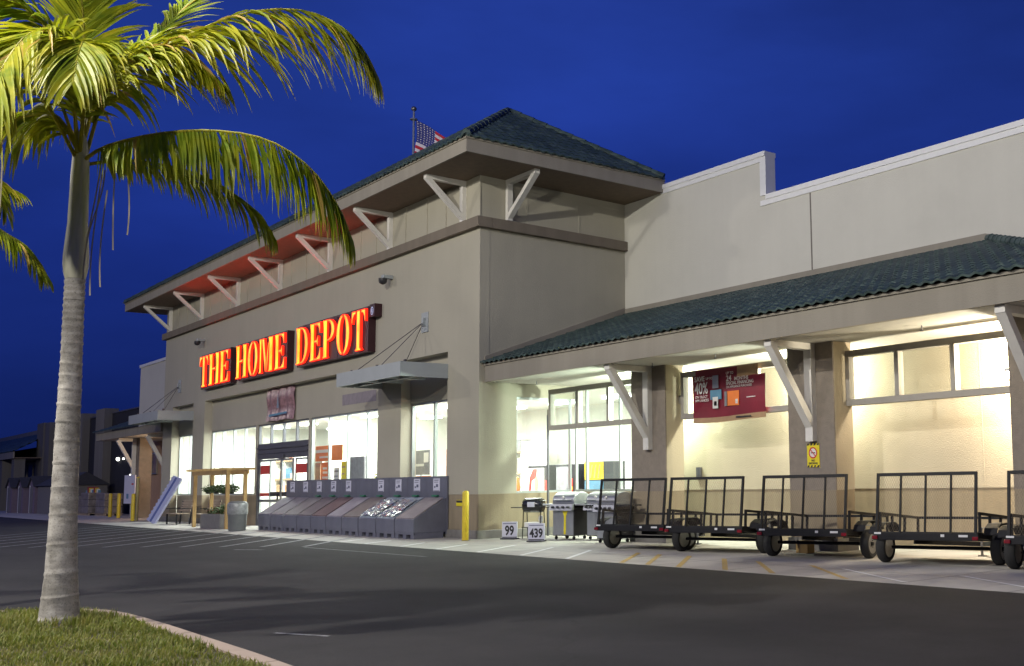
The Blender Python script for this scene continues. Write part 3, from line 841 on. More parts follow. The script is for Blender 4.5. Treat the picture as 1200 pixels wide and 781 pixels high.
# --- interior of the shop
g = MB()
g.add([(-29,0.45,0.01),(-0.3,0.45,0.01),(-0.3,14,0.01),(-29,14,0.01)], [(0,1,2,3)])
g.add([(-0.3,3.05,0.012),(4.9,3.05,0.012),(4.9,14,0.012),(-0.3,14,0.012)], [(0,1,2,3)])
g.add([(-0.3,1.2,0.012),(0,1.2,0.012),(0,3.05,0.012),(-0.3,3.05,0.012)], [(0,1,2,3)])
part('shop_floor', g, M['int_floor'])
g = MB()
g.box(-29,-0.32,T2+.22,14,4.3,4.4); g.box(-0.32,5.0,3.2,14,4.3,4.4)
g.box(-29,5.0,9.0,9.2,0,4.3); g.box(-29.0,-28.65,0.52,9.0,0,4.3)
g.box(4.3,4.499,3.14,9.0,0,4.3)
g.box(-17.9,-17.7,3.2,9,0,4.3)
part('shop_interior_wall', g, M['int_wall'])
for i in range(8):
    for y_ in (1.5, 4.2, 6.8):
        g = MB(); xx = -27+3.3*i; g.box(xx, xx+1.3, y_, y_+.35, 4.2, 4.26)
        part('ceiling_lamp', g, M['tube'])
for xx, yy in ((0.6,4.4),(2.8,4.4),(0.6,6.6),(2.8,6.6)):
    g = MB(); g.box(xx, xx+1.2, yy, yy+.4, 4.2, 4.26); part('ceiling_lamp', g, M['tube'])
for xx in (-25, -19.5, -14.5, -9.5, -4):
    point_light('shop_light', (xx, 3.0, 4.1), 850, (0.94, 1.0, 0.95), kind='AREA', rot=(0,0,0), size=4.2, sy=2.6)
for x0_, x1_ in ((-22.9,-19.25),(-18.4,-13.25),(-12.2,-6.5)):
    point_light('sign_glow', ((x0_+x1_)/2, -0.62, 7.10), 20, (1.0, 0.05, 0.015), kind='AREA', rot=(R(190),0,0), size=x1_-x0_, sy=0.10).data.spread = R(78)  # added strips that throw the sign's red spill up onto the soffit
for xx in (-25.5, -20.5, -15, -9.3, -3.2):
    point_light('poster_fill_light', (xx, 0.75, 4.15), 60, (1.0, 1.0, 0.93), kind='AREA', rot=(0,0,0), size=3.0, sy=0.3)  # added fill without a fixture, brightens the posters from the window side
point_light('shop_light', (1.8, 5.4, 4.1), 800, (0.92, 1.0, 0.88), kind='AREA', rot=(0,0,0), size=4, sy=2.6)

# --- upper wall behind tower with stepped parapet, back of arcade
XE = 40
g = MB()
g.box(-0.35, 6.0, W, W+.3, 4.3, 10.0)
g.box(6.0, XE, W, W+.3, 4.3, 8.75)
g.box(-34, -0.35, W, W+.3, 4.4, 8.3)
uw = part('upper_wall', g, M['white_wall'])
g = MB()
g.box(1.6, 6.04, W-.06, W+.36, 9.93, 10.06)
g.box(1.6, 5.82, W-.03, W, 9.80, 9.93)
g.box(5.82, 6.04, W-.03, W+.33, 8.87, 9.93)
g.box(6.04, XE, W-.06, W+.36, 8.74, 8.87); g.box(5.82, XE, W-.03, W, 8.60, 8.74)
g.build('coping', M['coping'], uw)
g = MB(); g.box(7.58,7.62,W-.006,W,6.6,8.6)
g.build('expansion_joint', plain('joint sealant', (0.16,0.14,0.12), 0.8), uw)

# ================================================================== ARCADE (right wing)
ZS = 4.17; FY = 0.15; HX = 12.76; REAR = 3.0; SLX = HX+(W-FY)*1.0
g = MB(); g.box(0.02, SLX, FY, FY+.08, ZS-.01, 4.60); g.box(SLX-.08, SLX, FY+.08, W, ZS-.01, 4.60)
part('fascia', g, M['trim'])
g = MB(); g.box(0.02, SLX+.03, FY-.04, FY+.06, 4.60, 4.65); g.box(SLX-.05, SLX+.03, FY+.06, W, 4.6, 4.65)
part('gutter_board', g, M['trim'])
g = MB(); g.box(0.001, SLX-.08, FY+.08, 5.0, ZS, ZS+.06)
part('arcade_ceiling', g, M['ceiling'])
RZ = 6.42
g = MB()
rn = W-FY+.06; rs_ = RZ-4.66
tile_slope(g, (0.02,FY-.06,4.66), (1,0,0), (0,1,0), SLX+.1, rn, rs_, clips=[((SLX+.1,FY-.06,0), (rn,rn,0)), ((0,0,0),(-1,0,0))])
aroof = tile_obj(g, 'roof', M['tile'], store)
g = MB()
tile_slope(g, (SLX+.1,FY-.06,4.66), (0,1,0), (-1,0,0), rn, rn, rs_, clips=[((SLX+.1,FY-.06,0), (-rn,-rn,0))])
tile_obj(g, 'roof', M['tile'], store)
g = MB(); ridge(g, (SLX+.1,FY-.06,4.74), (HX+.05,W,RZ+.08)); g.build('hip_ridge', M['tile'], aroof)
g = MB()
g.box(-0.2, HX, W-.05, W, RZ+.03, RZ+.19)
g.hexa([(HX,W-.05,RZ+.03),(SLX,W-.05,4.70),(SLX,W,4.70),(HX,W,RZ+.03)],[(HX,W-.05,RZ+.19),(SLX,W-.05,4.86),(SLX,W,4.86),(HX,W,RZ+.19)])
k = (RZ-4.66)/(W-FY)
g.hexa([(0.0,FY,4.70),(0.04,FY,4.70),(0.04+SK,W-.05,RZ+.06),(SK,W-.05,RZ+.06)],[(0.0,FY,4.86),(0.04,FY,4.86),(0.04+SK,W-.05,RZ+.22),(SK,W-.05,RZ+.22)])
part('flashing', g, M['trim'])
# back walls of bays two, three and beyond; glass wall of bay one
g = MB(); g.box(4.5, 30, REAR, REAR+.2, 1.2, 4.3)
g.box(12.0+1.8, 12.0+1.83, REAR-.004, REAR, 1.2, 4.2)
part('arcade_wall', g, M['arcade_wall'])
g = MB(); g.box(4.5, 30, REAR+.012, REAR+.2, 0.0, 1.197); part('wainscot', g, M['wainscot'])
g = MB(); g.box(-0.05, 4.5, REAR+.0, REAR+.2, 0.0, 1.17); part('sill_wall', g, M['wainscot'])
def glass_bay(x0, x1, y, z0, z1, muls):
    g = MB()
    g.box(x0, x1, y, y+.08, z0, z0+.06); g.box(x0, x1, y, y+.08, z1-.06, z1)
    for m_ in muls: g.box(m_-.03, m_+.03, y+.001, y+.079, z0+.06, z1-.06)
    w_ = g.build('window', M['mullion'], store)
    for a, b in zip(muls[:-1], muls[1:]):
        sheet(a+.02, b-.02, y+.04, z0+.03, z1-.03).build('pane', M['glass'], w_)
glass_bay(0.0, 4.3, REAR+.05, 1.17, 4.15, [0.04, 0.57, 2.14, 4.26])
# glazing of the opening in the side wall
g = MB()
for y_ in (1.21, 3.0): g.box(-0.2,-0.12,y_-.03,y_+.03,1.17,3.81)
g.box(-0.2,-0.12,1.24,2.97,3.74,3.81); g.box(-0.2,-0.12,1.24,2.97,1.17,1.23)
w_ = part('window', g, M['mullion'])
MB().add([(-.16,1.24,1.2),(-.16,2.97,1.2),(-.16,2.97,3.78),(-.16,1.24,3.78)],[(0,1,2,3)])
g = MB(); g.add([(-.16,1.24,1.2),(-.16,2.97,1.2),(-.16,2.97,3.78),(-.16,1.24,3.78)],[(0,1,2,3)]); g.build('pane', M['glass'], w_)
# piers
PX = [(4.72,6.04),(10.09,11.37),(15.43,16.70)]
PY0, PY1 = 1.50, 2.05
for i, (a, b) in enumerate(PX):
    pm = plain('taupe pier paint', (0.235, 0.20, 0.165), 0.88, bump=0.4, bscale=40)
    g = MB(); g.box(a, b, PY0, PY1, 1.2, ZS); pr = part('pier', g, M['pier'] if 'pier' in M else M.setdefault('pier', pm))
    MB().box(a-.0, b+.0, PY0-.004, PY1, 0.25, 1.197).build('wainscot', M['wainscot'], pr)
    MB().box(a-.04, b+.04, PY0-.05, PY1+.03, 0, 0.25).build('pier_base', M['base_curb'], pr)
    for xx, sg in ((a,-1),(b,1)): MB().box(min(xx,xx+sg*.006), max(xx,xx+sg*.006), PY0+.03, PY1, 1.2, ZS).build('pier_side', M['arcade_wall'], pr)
    xm = (a+b)/2
    g = MB()
    t = 0.13; x_ = xm+0.06
    g.bar((x_,PY0-t/2,2.18), (x_,PY0-t/2,ZS-.002), 0.2, t, (0,1,0))
    g.bar((x_,PY0-t,ZS-.07), (x_,FY+.10,ZS-.07), 0.196, 0.13)
    g.bar((x_,PY0-.08,2.50), (x_,FY+.16,ZS-.08), 0.192, 0.14)
    part('arcade_bracket', g, M['white_trim'])
# hanging clerestory frames
def clerestory(x0, x1, n=3):
    z0, z1, f_ = 2.87, 3.99, 0.11
    g = MB()
    g.box(x0, x1, 1.87, 2.03, z0, z0+.13); g.box(x0, x1, 1.87, 2.03, z1-.13, z1)
    for i in range(n+1):
        xx = x0 + (x1-x0)*i/n; a = max(x0, xx-f_/2); b = min(x1, xx+f_/2)
        if i == 0: a, b = x0, x0+f_
        if i == n: a, b = x1-f_, x1
        g.box(a, b, 1.871, 2.029, z0+.13, z1-.13)
    w_ = part('clerestory_window', g, M['screen_frame'], bevel=0.008)
    for i in range(n):
        a = x0+(x1-x0)*i/n+.04; b = x0+(x1-x0)*(i+1)/n-.04
        sheet(a, b, 1.95, z0+.1, z1-.1).build('pane', M['glass'], w_)
    MB().box(x0-.12, x0, 1.91, 1.99, 3.25, 3.45).build('mounting_plate', M['trim'], w_); MB().box(x1, x1+.12, 1.91, 1.99, 3.25, 3.45).build('mounting_plate', M['trim'], w_)
clerestory(0.46, 4.60); clerestory(6.16, 9.97); clerestory(11.36, 15.31)
g = MB(); g.box(0.34,0.39,1.90,1.95,0.0,3.3); part('corner_post', g, M['dark_frame'])
# arcade ceiling strip lamps and wall lamps
def wall_lamp(x, y, z, mat, r=0.07):
    g = MB(); g.box(x-.09, x+.09, y-.02, y+.06, z+.07, z+.13); b_ = part('wall_lamp', g, M['dark_frame'])
    MB().lathe((x,y,z), [(0.001,-.07),(r*.7,-.05),(r,0),(r*.7,.05),(0.01,.07)], 12).build('bulb', mat, b_)
wall_lamp(14.86, 2.42, 3.24, M['lamp_warm'], 0.13)
for x_, y_ in ((0.93,1.2),(6.2,1.0),(13.84,1.2),(8.4,1.0)):
    g = MB(); g.tube([(x_,y_,ZS),(x_,y_,ZS-.09)], 0.012, 6); g.lathe((x_,y_,ZS-.11), [(0.005,0),(0.035,.005),(0.03,.02),(0.005,.025)], 10)
    part('sprinkler', g, M['dark_frame'])
# outlet box and its label plate on the back wall
g = MB(); g.box(5.42,5.58,REAR-.05,REAR,1.47,1.75); part('outlet_box', g, M['dark_frame'])

# --- metal entrance canopies hung on cables
def metal_canopy(x0, x1, z, anchor, red=False):
    m_ = M['red_metal'] if red else M['canopy_metal']
    yf = -1.42
    g = MB()
    g.box(x0, x1, yf, yf+.04, z, z+.40); g.box(x0, x0+.04, yf+.04, 0, z, z+.40); g.box(x1-.04, x1, yf+.04, 0, z, z+.40)
    g.box(x0+.04, x1-.04, yf+.04, 0, z+.26, z+.30)
    n = 3
    for i in range(1, n):
        xx = x0+(x1-x0)*i/n; g.box(xx-.05, xx+.05, yf+.04, 0, z+.06, z+.26)
    g.box(x0+.04, x1-.04, -0.76, -0.68, z+.05, z+.26)
    c_ = part('entrance_canopy', g, m_)
    for (xx, yy) in ((x0+.35, yf+.3),(x1-.35, yf+.3),((x0+x1)/2, yf+.3)):
        MB().tube([(xx,yy,z+.36),(anchor[0],-0.06,anchor[1])], 0.011, 6).build('cable', M['steel_cable'], c_)
        MB().box(xx-.03,xx+.03,yy-.03,yy+.03,z+.3,z+.5).build('cable_lug', M['steel_cable'], c_)
    g = MB(); g.box(anchor[0]-.2, anchor[0]+.2, -0.03, 0, anchor[1]-.3, anchor[1]+.28); g.box(anchor[0]-.06, anchor[0]+.06, -0.1, -.03, anchor[1]-.12, anchor[1]+.12)
    g.build('anchor_plate', M['canopy_metal'], c_)
metal_canopy(-5.95, -1.72, 4.40, (-3.12, 6.15))
metal_canopy(-29.2, -24.6, 4.40, (-26.7, 6.05))

# --- left wing: low canopy, upper wall, salmon room
g = MB(); g.box(-41.3, XL-.01, -0.1, -0.02, 4.12, 4.52); g.box(-41.3, -41.22, -0.02, 3, 4.12, 4.52)
part('fascia', g, M['trim'])
g = MB(); g.box(-41.2, XL-.01, -0.02, 3.0, 4.14, 4.2); part('arcade_ceiling', g, M['ceiling'])
g = MB(); tile_slope(g, (-41.4,-.2,4.56), (1,0,0), (0,1,0), 12.2, 2.4, 0.95, clips=[((-41.4,-.2,0),(-1,1,0))]); tile_obj(g, 'roof', M['tile'], store)
g = MB(); g.box(-42.3, XL, 2.2, 2.5, 4.2, 8.35); uw2 = part('upper_wall', g, M['white_wall'])
g = MB(); g.box(-42.36, XL, 2.14, 2.56, 8.35, 8.5); g.build('coping', M['coping'], uw2)
g = MB(); g.box(-44.0, -31.0, 3.0, 3.2, 0, 4.14); part('arcade_wall', g, M['salmon'])
for a, b in ((-37.9,-36.6),(-32.4,-31.1)):
    g = MB(); g.box(a, b, 0.9, 1.5, 0, 4.13); part('pier', g, M['pier'])
    xm = (a+b)/2
    g = MB(); g.bar((xm,.8,2.2),(xm,.8,4.12),.2,.17,(0,1,0)); g.bar((xm,.8,4.04),(xm,0.05,4.04),.19,.17); g.bar((xm,.84,2.5),(xm,.02,4.02),.18,.16)
    part('arcade_bracket', g, M['white_trim'])
window('w', -42.4, -41.2, 2.3, 3.5, 1, y=2.9, parent=store)
wall_lamp(-38.0, 0.86, 2.2, M['lamp_white'], 0.07)

# ================================================================== ROOF SIGN LETTERS
def P_(*a): return list(a)
def arc(cx, cy, rx, ry, a0, a1, n=10):
    return [(cx+rx*math.cos(R(a0+(a1-a0)*i/n)), cy+ry*math.sin(R(a0+(a1-a0)*i/n))) for i in range(n+1)]
def stem(x, w, s=0.07, top=True, bot=True):
    h = 0.085
    p = []
    p += [(x-s,0),(x+w+s,0),(x+w+s,h*.45),(x+w,h)] if bot else [(x,0),(x+w,0)]
    p += [(x+w,1-h),(x+w+s,1-h*.45),(x+w+s,1),(x-s,1),(x-s,1-h*.45),(x,1-h)] if top else [(x+w,1),(x,1)]
    if bot: p += [(x,h),(x-s,h*.45)]
    return p
GL = {
 'T': (0.86, [stem(0.31,0.24,0.08,top=False), [(0.0,1),(0.275,1),(0.275,0.90),(0.16,0.88),(0.09,0.80),(0.05,0.68),(0.0,0.68)], [(0.86,1),(0.585,1),(0.585,0.90),(0.70,0.88),(0.77,0.80),(0.81,0.68),(0.86,0.68)]]),
 'H': (0.98, [stem(0.07,0.22,0.07), stem(0.69,0.22,0.07), [(0.325,0.46),(0.655,0.46),(0.655,0.56),(0.325,0.56)]]),
 'E': (0.80, [stem(0.07,0.22,0.06), [(0.325,1),(0.76,1),(0.76,0.70),(0.70,0.70),(0.64,0.84),(0.52,0.915),(0.325,0.915)],
        [(0.325,0),(0.80,0),(0.80,0.32),(0.73,0.32),(0.66,0.16),(0.54,0.085),(0.325,0.085)],
        [(0.325,0.46),(0.50,0.46),(0.55,0.37),(0.60,0.37),(0.60,0.65),(0.55,0.65),(0.50,0.56),(0.325,0.56)]]),
 'O': (0.88, [arc(0.42,0.5,0.42,0.52,90,270) + arc(0.42,0.5,0.17,0.43,270,90)[0:], arc(0.46,0.5,0.42,0.52,-90,90) + arc(0.46,0.5,0.17,0.43,90,-90)]),
 'M': (1.16, [stem(0.05,0.12,0.05), stem(0.83,0.24,0.07), [(0.205,1),(0.42,1),(0.60,0.36),(0.60,0.02),(0.52,0.02)], [(0.635,0.02),(0.635,0.42),(0.745,0.86),(0.795,0.86),(0.795,0.70),(0.70,0.02)]]),
 'D': (0.92, [stem(0.07,0.22,0.06), [(0.325,1.0),(0.42,1.0)] + arc(0.42,0.5,0.50,0.50,90,-90)[1:] + [(0.325,0.0),(0.325,0.085)] + arc(0.42,0.5,0.25,0.415,-90,90) + [(0.325,0.915)]]),
 'P': (0.84, [stem(0.07,0.22,0.06), [(0.325,1.0),(0.42,1.0)] + arc(0.42,0.71,0.42,0.29,90,-90)[1:] + [(0.325,0.42),(0.325,0.50)] + arc(0.42,0.71,0.18,0.21,-90,90) + [(0.325,0.92)]]),
}
def sign_face():
    m, nt, b = newmat('sign letter face')
    b.inputs['Base Color'].default_value = (0.8, 0.25, 0.03, 1)
    tc = nt.nodes.new('ShaderNodeTexCoord'); n = nt.nodes.new('ShaderNodeTexNoise'); n.inputs['Scale'].default_value = 1.7
    nt.links.new(tc.outputs['Object'], n.inputs['Vector'])
    r = ramp(nt, n.outputs[0], [(0.35, (1.0, 0.34, 0.015)), (0.62, (1.0, 0.60, 0.05))])
    nt.links.new(r.outputs[0], b.inputs['Emission Color']); b.inputs['Emission Strength'].default_value = 1.35
    return m
M['sign_face'] = sign_face()
M['sign_mid'] = emis('sign letter orange edge', (1.0, 0.14, 0.008), 1.5)
M['sign_rim'] = emis('sign letter red rim', (1.0, 0.02, 0.006), 1.6)
sign = thing('store_sign', 'glowing orange store name in stencil capitals above the entrance', 'sign', (-14.4, 0, 5.65))
def poly_inset(poly, d):
    n = len(poly); A = sum(poly[i][0]*poly[(i+1)%n][1]-poly[(i+1)%n][0]*poly[i][1] for i in range(n))
    s = 1 if A > 0 else -1; out = []
    for i in range(n):
        p0, p1, p2 = Vector(poly[i-1]), Vector(poly[i]), Vector(poly[(i+1)%n])
        if (p1-p0).length < 1e-6 or (p2-p1).length < 1e-6: out.append(tuple(p1)); continue
        a = (p1-p0).normalized(); b = (p2-p1).normalized()
        na = Vector((-a.y,a.x))*s; nb = Vector((-b.y,b.x))*s
        m_ = na+nb
        if m_.length < 1e-3: out.append(tuple(p1+na*d)); continue
        m_.normalize(); k = d/max(0.45, m_.dot(na)); out.append(tuple(p1+m_*k))
    return out
def sign_word(word, x0, x1, z0=5.67, h=1.31, gap=0.10):
    tot = sum(GL[c][0] for c in word) + gap*(len(word)-1)
    k = (x1-x0)/tot
    cur = x0; LX, LZ = -14.4, 5.65
    for c in word:
        w_, polys = GL[c]
        # the box behind the letter, and its back edge
        bk = MB(); bk.box(cur-.05-LX, cur+w_*k+.05-LX+.0, -0.24, 0.0, z0-.06-LZ, z0+h+.06-LZ)
        box = bk.build('letter_box', M['sign_box'], sign)
        g = MB()
        for pl in polys:
            P0 = poly_inset([(cur+x*k, z0+y*h) for x, y in pl], 0.012)
            P1 = poly_inset(P0, 0.018); P2 = poly_inset(P0, 0.040)
            n = len(P0)
            g.cur = 2
            g.add([(x-LX,-0.24,z-LZ) for x, z in P0] + [(x-LX,-0.32,z-LZ) for x, z in P0], [(i,(i+1)%n,(i+1)%n+n,i+n) for i in range(n)])
            g.add([(x-LX,-0.32,z-LZ) for x, z in P0] + [(x-LX,-0.322,z-LZ) for x, z in P1], [(i,(i+1)%n,(i+1)%n+n,i+n) for i in range(n)])
            g.cur = 1
            g.add([(x-LX,-0.322,z-LZ) for x, z in P1] + [(x-LX,-0.323,z-LZ) for x, z in P2], [(i,(i+1)%n,(i+1)%n+n,i+n) for i in range(n)])
            g.cur = 0
            g.add([(x-LX,-0.323,z-LZ) for x, z in P2], [tuple(range(n))])
        g.build('letter', [M['sign_face'], M['sign_mid'], M['sign_rim']], sign)
        cur += (w_+gap)*k
sign_word('THE', -22.9, -19.25); sign_word('HOME', -18.4, -13.25); sign_word('DEPOT', -12.2, -6.50)
g = MB(); g.box(8.0, 8.38, -.24, 0, 1.02, 1.42); tm = g.build('mark_box', M['sign_box'], sign)
g = MB(); n = 16
o_ = [(8.2+.10*math.cos(2*math.pi*i/n), 1.2+.13*math.sin(2*math.pi*i/n)) for i in range(n)]; i_ = [(8.2+.075*math.cos(2*math.pi*i/n), 1.2+.10*math.sin(2*math.pi*i/n)) for i in range(n)]
g.add([(x,-.246,z) for x, z in o_]+[(x,-.246,z) for x, z in i_], [(i,(i+1)%n,(i+1)%n+n,i+n) for i in range(n)])
g.build('registered_ring', emis('mark glow', (0.55, 0.6, 0.9), 0.5), tm)
text_mesh('R', 0.17, bpy.data.materials['mark glow'], 'registered_letter', tm, (8.155,-.248,1.14), (1,0,0), (0,0,1), 0.002)

# ================================================================== WALL-MOUNTED THINGS
def security_camera(x, z, label):
    c = thing('security_camera', label, 'camera', (x, 0, z), group='dome cameras high on the front wall')
    MB().box(-.09,.09,-.32,0,.02,.13).build('arm', M['canopy_metal'], c, bevel=0.01)
    MB().lathe((0,-.3,-.08), [(0.02,-.09),(0.09,-.06),(0.125,0.0),(0.13,0.10)], 14).build('dome', M['print_black'], c, smooth=True)
    return c
security_camera(-5.35, 7.72, 'dark dome camera on the wall above the metal canopy, right of the lit sign')
security_camera(-23.4, 7.70, 'dark dome camera on the wall left of the lit sign')

b_ = thing('wall_banner', 'small faded red banner hanging above the sliding doors', 'banner', (-15.0, 0.2, 3.92))
g = MB(); nx, nz = 12, 8
vs = [(-1.33+2.66*i/nx, 0.04*math.sin(i*1.7)-0.03*math.cos(j*1.1), 1.22*j/nz+0.02*math.sin(i*.9)) for j in range(nz+1) for i in range(nx+1)]
g.add(vs, [(j*(nx+1)+i, j*(nx+1)+i+1, (j+1)*(nx+1)+i+1, (j+1)*(nx+1)+i) for j in range(nz) for i in range(nx)])
g.build('vinyl_sheet', plain('faded red vinyl', (0.30,0.17,0.18), 0.35, var=0.55, scale=9), b_, smooth=True)
g = MB(); g.add([(-.12,-.08,.45),(.12,-.08,.45),(.04,-.085,.75),(0,-.085,1.0),(-.04,-.085,.75)], [(0,1,2,3,4)])
g.build('printed_tower', plain('pale blue print', (0.18,0.26,0.34), 0.4), b_)
g = MB(); g.add([(-.9,-.078,.16),(.9,-.078,.2),(.9,-.078,.28),(-.9,-.078,.24)], [(0,1,2,3)]); g.build('printed_band', M['print_blue'], b_)

# maroon banner in the second bay
b_ = thing('sale_banner', 'maroon and tan sale banner hung across the frame of the middle bay', 'banner', (6.72, 1.78, 2.75))
LW, LH = 2.42, 1.22
g = MB(); nx, nz = 22, 10
def by(u, v): return 0.018*math.sin(u*2.6+.5)*(1-v*.4) + 0.010*math.sin(v*5+u*1.3) - 0.006
def bz(u, v):
    sag = 0.05*math.sin(math.pi*u/LW)
    return v*LH - (1-v)*0.02*math.sin(u*2) + (-sag*v*.4)
vs = [(LW*i/nx, by(LW*i/nx, j/nz), bz(LW*i/nx, j/nz)) for j in range(nz+1) for i in range(nx+1)]
g.cur = 0
for j in range(nz):
    for i in range(nx):
        g.cur = 1 if (j == 0 or (j >= 8 and 14 <= i <= 19)) else 0
        if j == nz-1 and i < 1: continue
        if j >= nz-2 and i >= nx-2: continue
        q = [j*(nx+1)+i, j*(nx+1)+i+1, (j+1)*(nx+1)+i+1, (j+1)*(nx+1)+i]
        g.add([vs[a] for a in q], [(0,1,2,3)])
me_o = g.build('vinyl_sheet', [M['maroon'], M['tan_vinyl']], b_)
BYF = -0.042
def btext(t, s, x, z, m='print_white', w=1.0, bold=0.001): return text_mesh(t, s, M[m], 'lettering', b_, (x+.07, BYF, z), (1,0,0), (0,0,1), 0.001, bold, w)
btext('SAVE', .16, .04, .95, bold=.003); btext('UP TO', .08, .44, .97)
btext('40%', .37, .05, .66, w=.74, bold=.006)
btext('ON SELECT', .085, .06, .56); btext('APPLIANCES', .085, .06, .48)
btext('UP TO', .085, 1.13, 1.04); btext('24', .18, 1.13, .89, bold=.003); btext('MONTHS', .11, 1.40, .89, bold=.002)
btext('SPECIAL FINANCING', .105, 1.13, .80, w=.92, bold=.001); btext('ON APPLIANCE PURCHASES', .07, 1.13, .73, w=.95)
for nm, mt, x0, x1, z0, z1 in (('printed_fridge','stainless',.74,.94,.76,1.05),('printed_oven','print_blue',.66,1.04,.50,.72),('printed_washer','print_white',.74,.92,.30,.56),('printed_cooktop','print_black',.78,.88,.36,.46),
                            ('printed_card','print_orange',1.22,1.62,.33,.66),('printed_portrait','print_grey',1.14,1.24,.33,.66),('printed_square','print_white',1.50,1.58,.37,.47)):
    MB().box(x0,x1,BYF-.002 if nm!='printed_cooktop' and nm!='printed_square' and nm!='printed_washer' else BYF-.004,BYF+.004,z0,z1).build(nm, M[mt], b_)
MB().box(1.86,2.14,BYF,BYF+.004,.48,.50).build('lettering_line', M['print_white'], b_)
MB().box(1.5,2.0,BYF,BYF+.004,.055,.085).build('lettering_line', M['print_black'], b_)

# no smoking sign on the second pier
s_ = thing('no_smoking_sign', 'yellow no smoking sign with striped ends on the middle pier', 'sign', (10.78, 1.5, 1.66))
g = MB(); g.box(-.17,.17,-.012,0,0,.48); g.build('plate', M['print_yellow'], s_)
g = MB()
for zz in (0.0, 0.44):
    for i in range(4): g.add([(-.17+i*.09,-.014,zz),(-.12+i*.09,-.014,zz),(-.10+i*.09,-.014,zz+.04),(-.15+i*.09,-.014,zz+.04)], [(0,1,2,3)])
g.build('hazard_stripes', M['print_black'], s_)
MB().lathe((0,-.016,.29), [(0.001,0),(0.105,0),(0.105,.002),(0.001,.002)], 20, axis='y').build('white_disc', M['print_white'], s_)
g = MB(); n = 24
ro = [(.115*math.cos(2*math.pi*i/n), .29+.115*math.sin(2*math.pi*i/n)) for i in range(n)]; ri = [(.09*math.cos(2*math.pi*i/n), .29+.09*math.sin(2*math.pi*i/n)) for i in range(n)]
g.add([(x,-.020,z) for x, z in ro]+[(x,-.020,z) for x, z in ri], [(i,(i+1)%n,(i+1)%n+n,i+n) for i in range(n)])
g.add([(-.075,-.021,.35),(-.06,-.021,.365),(.075,-.021,.23),(.06,-.021,.215)], [(0,1,2,3)])
g.build('red_ring', M['print_red'], s_)
MB().box(-.06,.06,-.019,-.017,.28,.30).build('printed_cigarette', M['print_black'], s_)
text_mesh('NO', .06, M['print_black'], 'lettering', s_, (0,-.014,.115), (1,0,0), (0,0,1), .001, .002, align='CENTER')
text_mesh('SMOKING', .055, M['print_black'], 'lettering', s_, (0,-.014,.06), (1,0,0), (0,0,1), .001, .002, align='CENTER')

s_ = thing('notice_plate', 'small yellow and black notice on the wainscot behind the bollard', 'sign', (-1.0, 0.0, 0.86))
MB().box(-.17,.17,-.012,0.011,0,.16).build('plate', M['print_yellow'], s_)
MB().box(-.16,.16,-.014,-.012,.09,.15).build('black_band', M['print_black'], s_)

# ================================================================== FLAGPOLE
fp = thing('flagpole', 'grey flagpole with a limp American flag behind the tiled roof', 'flagpole', (-15.6, 5.6, 4.35))
MB().tube([(0,0,0),(0,0,12.75)], [0.07,0.045], 10).build('pole', M['mullion'], fp, smooth=True)
MB().lathe((0,0,12.83), [(0.005,-.1),(0.1,-.05),(0.12,0.02),(0.08,.09),(0.01,.12)], 12).build('finial', M['dark_frame'], fp, smooth=True)
MB().lathe((0,0,12.35), [(0.04,0),(0.16,.01),(0.16,.05),(0.04,.06)], 10).build('truck', M['mullion'], fp)
g = MB(); nu, nv = 48, 52
def fpt(u, v):   # u along fly 0..1, v down the hoist 0..1 ; the flag hangs half slack
    x = 0.08 + 2.0*u - 0.4*u*v
    z = 12.35 - 1.75*v*(1-.15*u) - 1.35*u**1.15
    y = 0.16*math.sin(u*9+v*1.2)*u + 0.05*math.sin(v*5)
    return (x*0.72, y + x*0.75, z)
for i in range(nu):
    for j in range(nv):
        stripe = j//4
        if i < 20 and stripe < 7: g.cur = 1 if (i % 3 == 1 and j % 3 == 1) else 2
        else: g.cur = 0 if stripe % 2 == 0 else 1
        g.add([fpt(i/nu, j/nv), fpt((i+1)/nu, j/nv), fpt((i+1)/nu, (j+1)/nv), fpt(i/nu, (j+1)/nv)], [(0,1,2,3)])
flag = g.build('flag', [M['flag_red'], M['flag_white'], M['flag_blue']], fp)

# ================================================================== BOLLARDS
def make_bollard(h=1.28, r=0.085):
    b = thing('bollard', '', 'bollard', group='yellow bollards in front of the store')
    MB().lathe((0,0,0), [(r,0),(r,h-.06),(r*.9,h-.025),(r*.6,h-.005),(0.01,h)], 18).build('post', M['yellow'], b, smooth=True)
    MB().lathe((0,0,0), [(r+.02,0.0),(r+.02,.01),(r+.002,.015)], 18).build('base_ring', M['base_curb'], b)
    return b
b0 = make_bollard()
for i, (x, y, lb) in enumerate(((0.42,-.6,'yellow bollard at the tower corner, beside the row of grey bins'),
                                (-30.4,-.8,'yellow bollard nearest the leaning blue and white panel'),
                                (-37.7,.3,'yellow bollard behind, between the notice board and its left neighbour'),
                                (-40.3,.5,'leftmost yellow bollard, next to the wrapped pallet goods'))):
    b = b0 if i == 0 else copy_tree(b0)
    b.location = (x, y, 0); b['label'] = lb

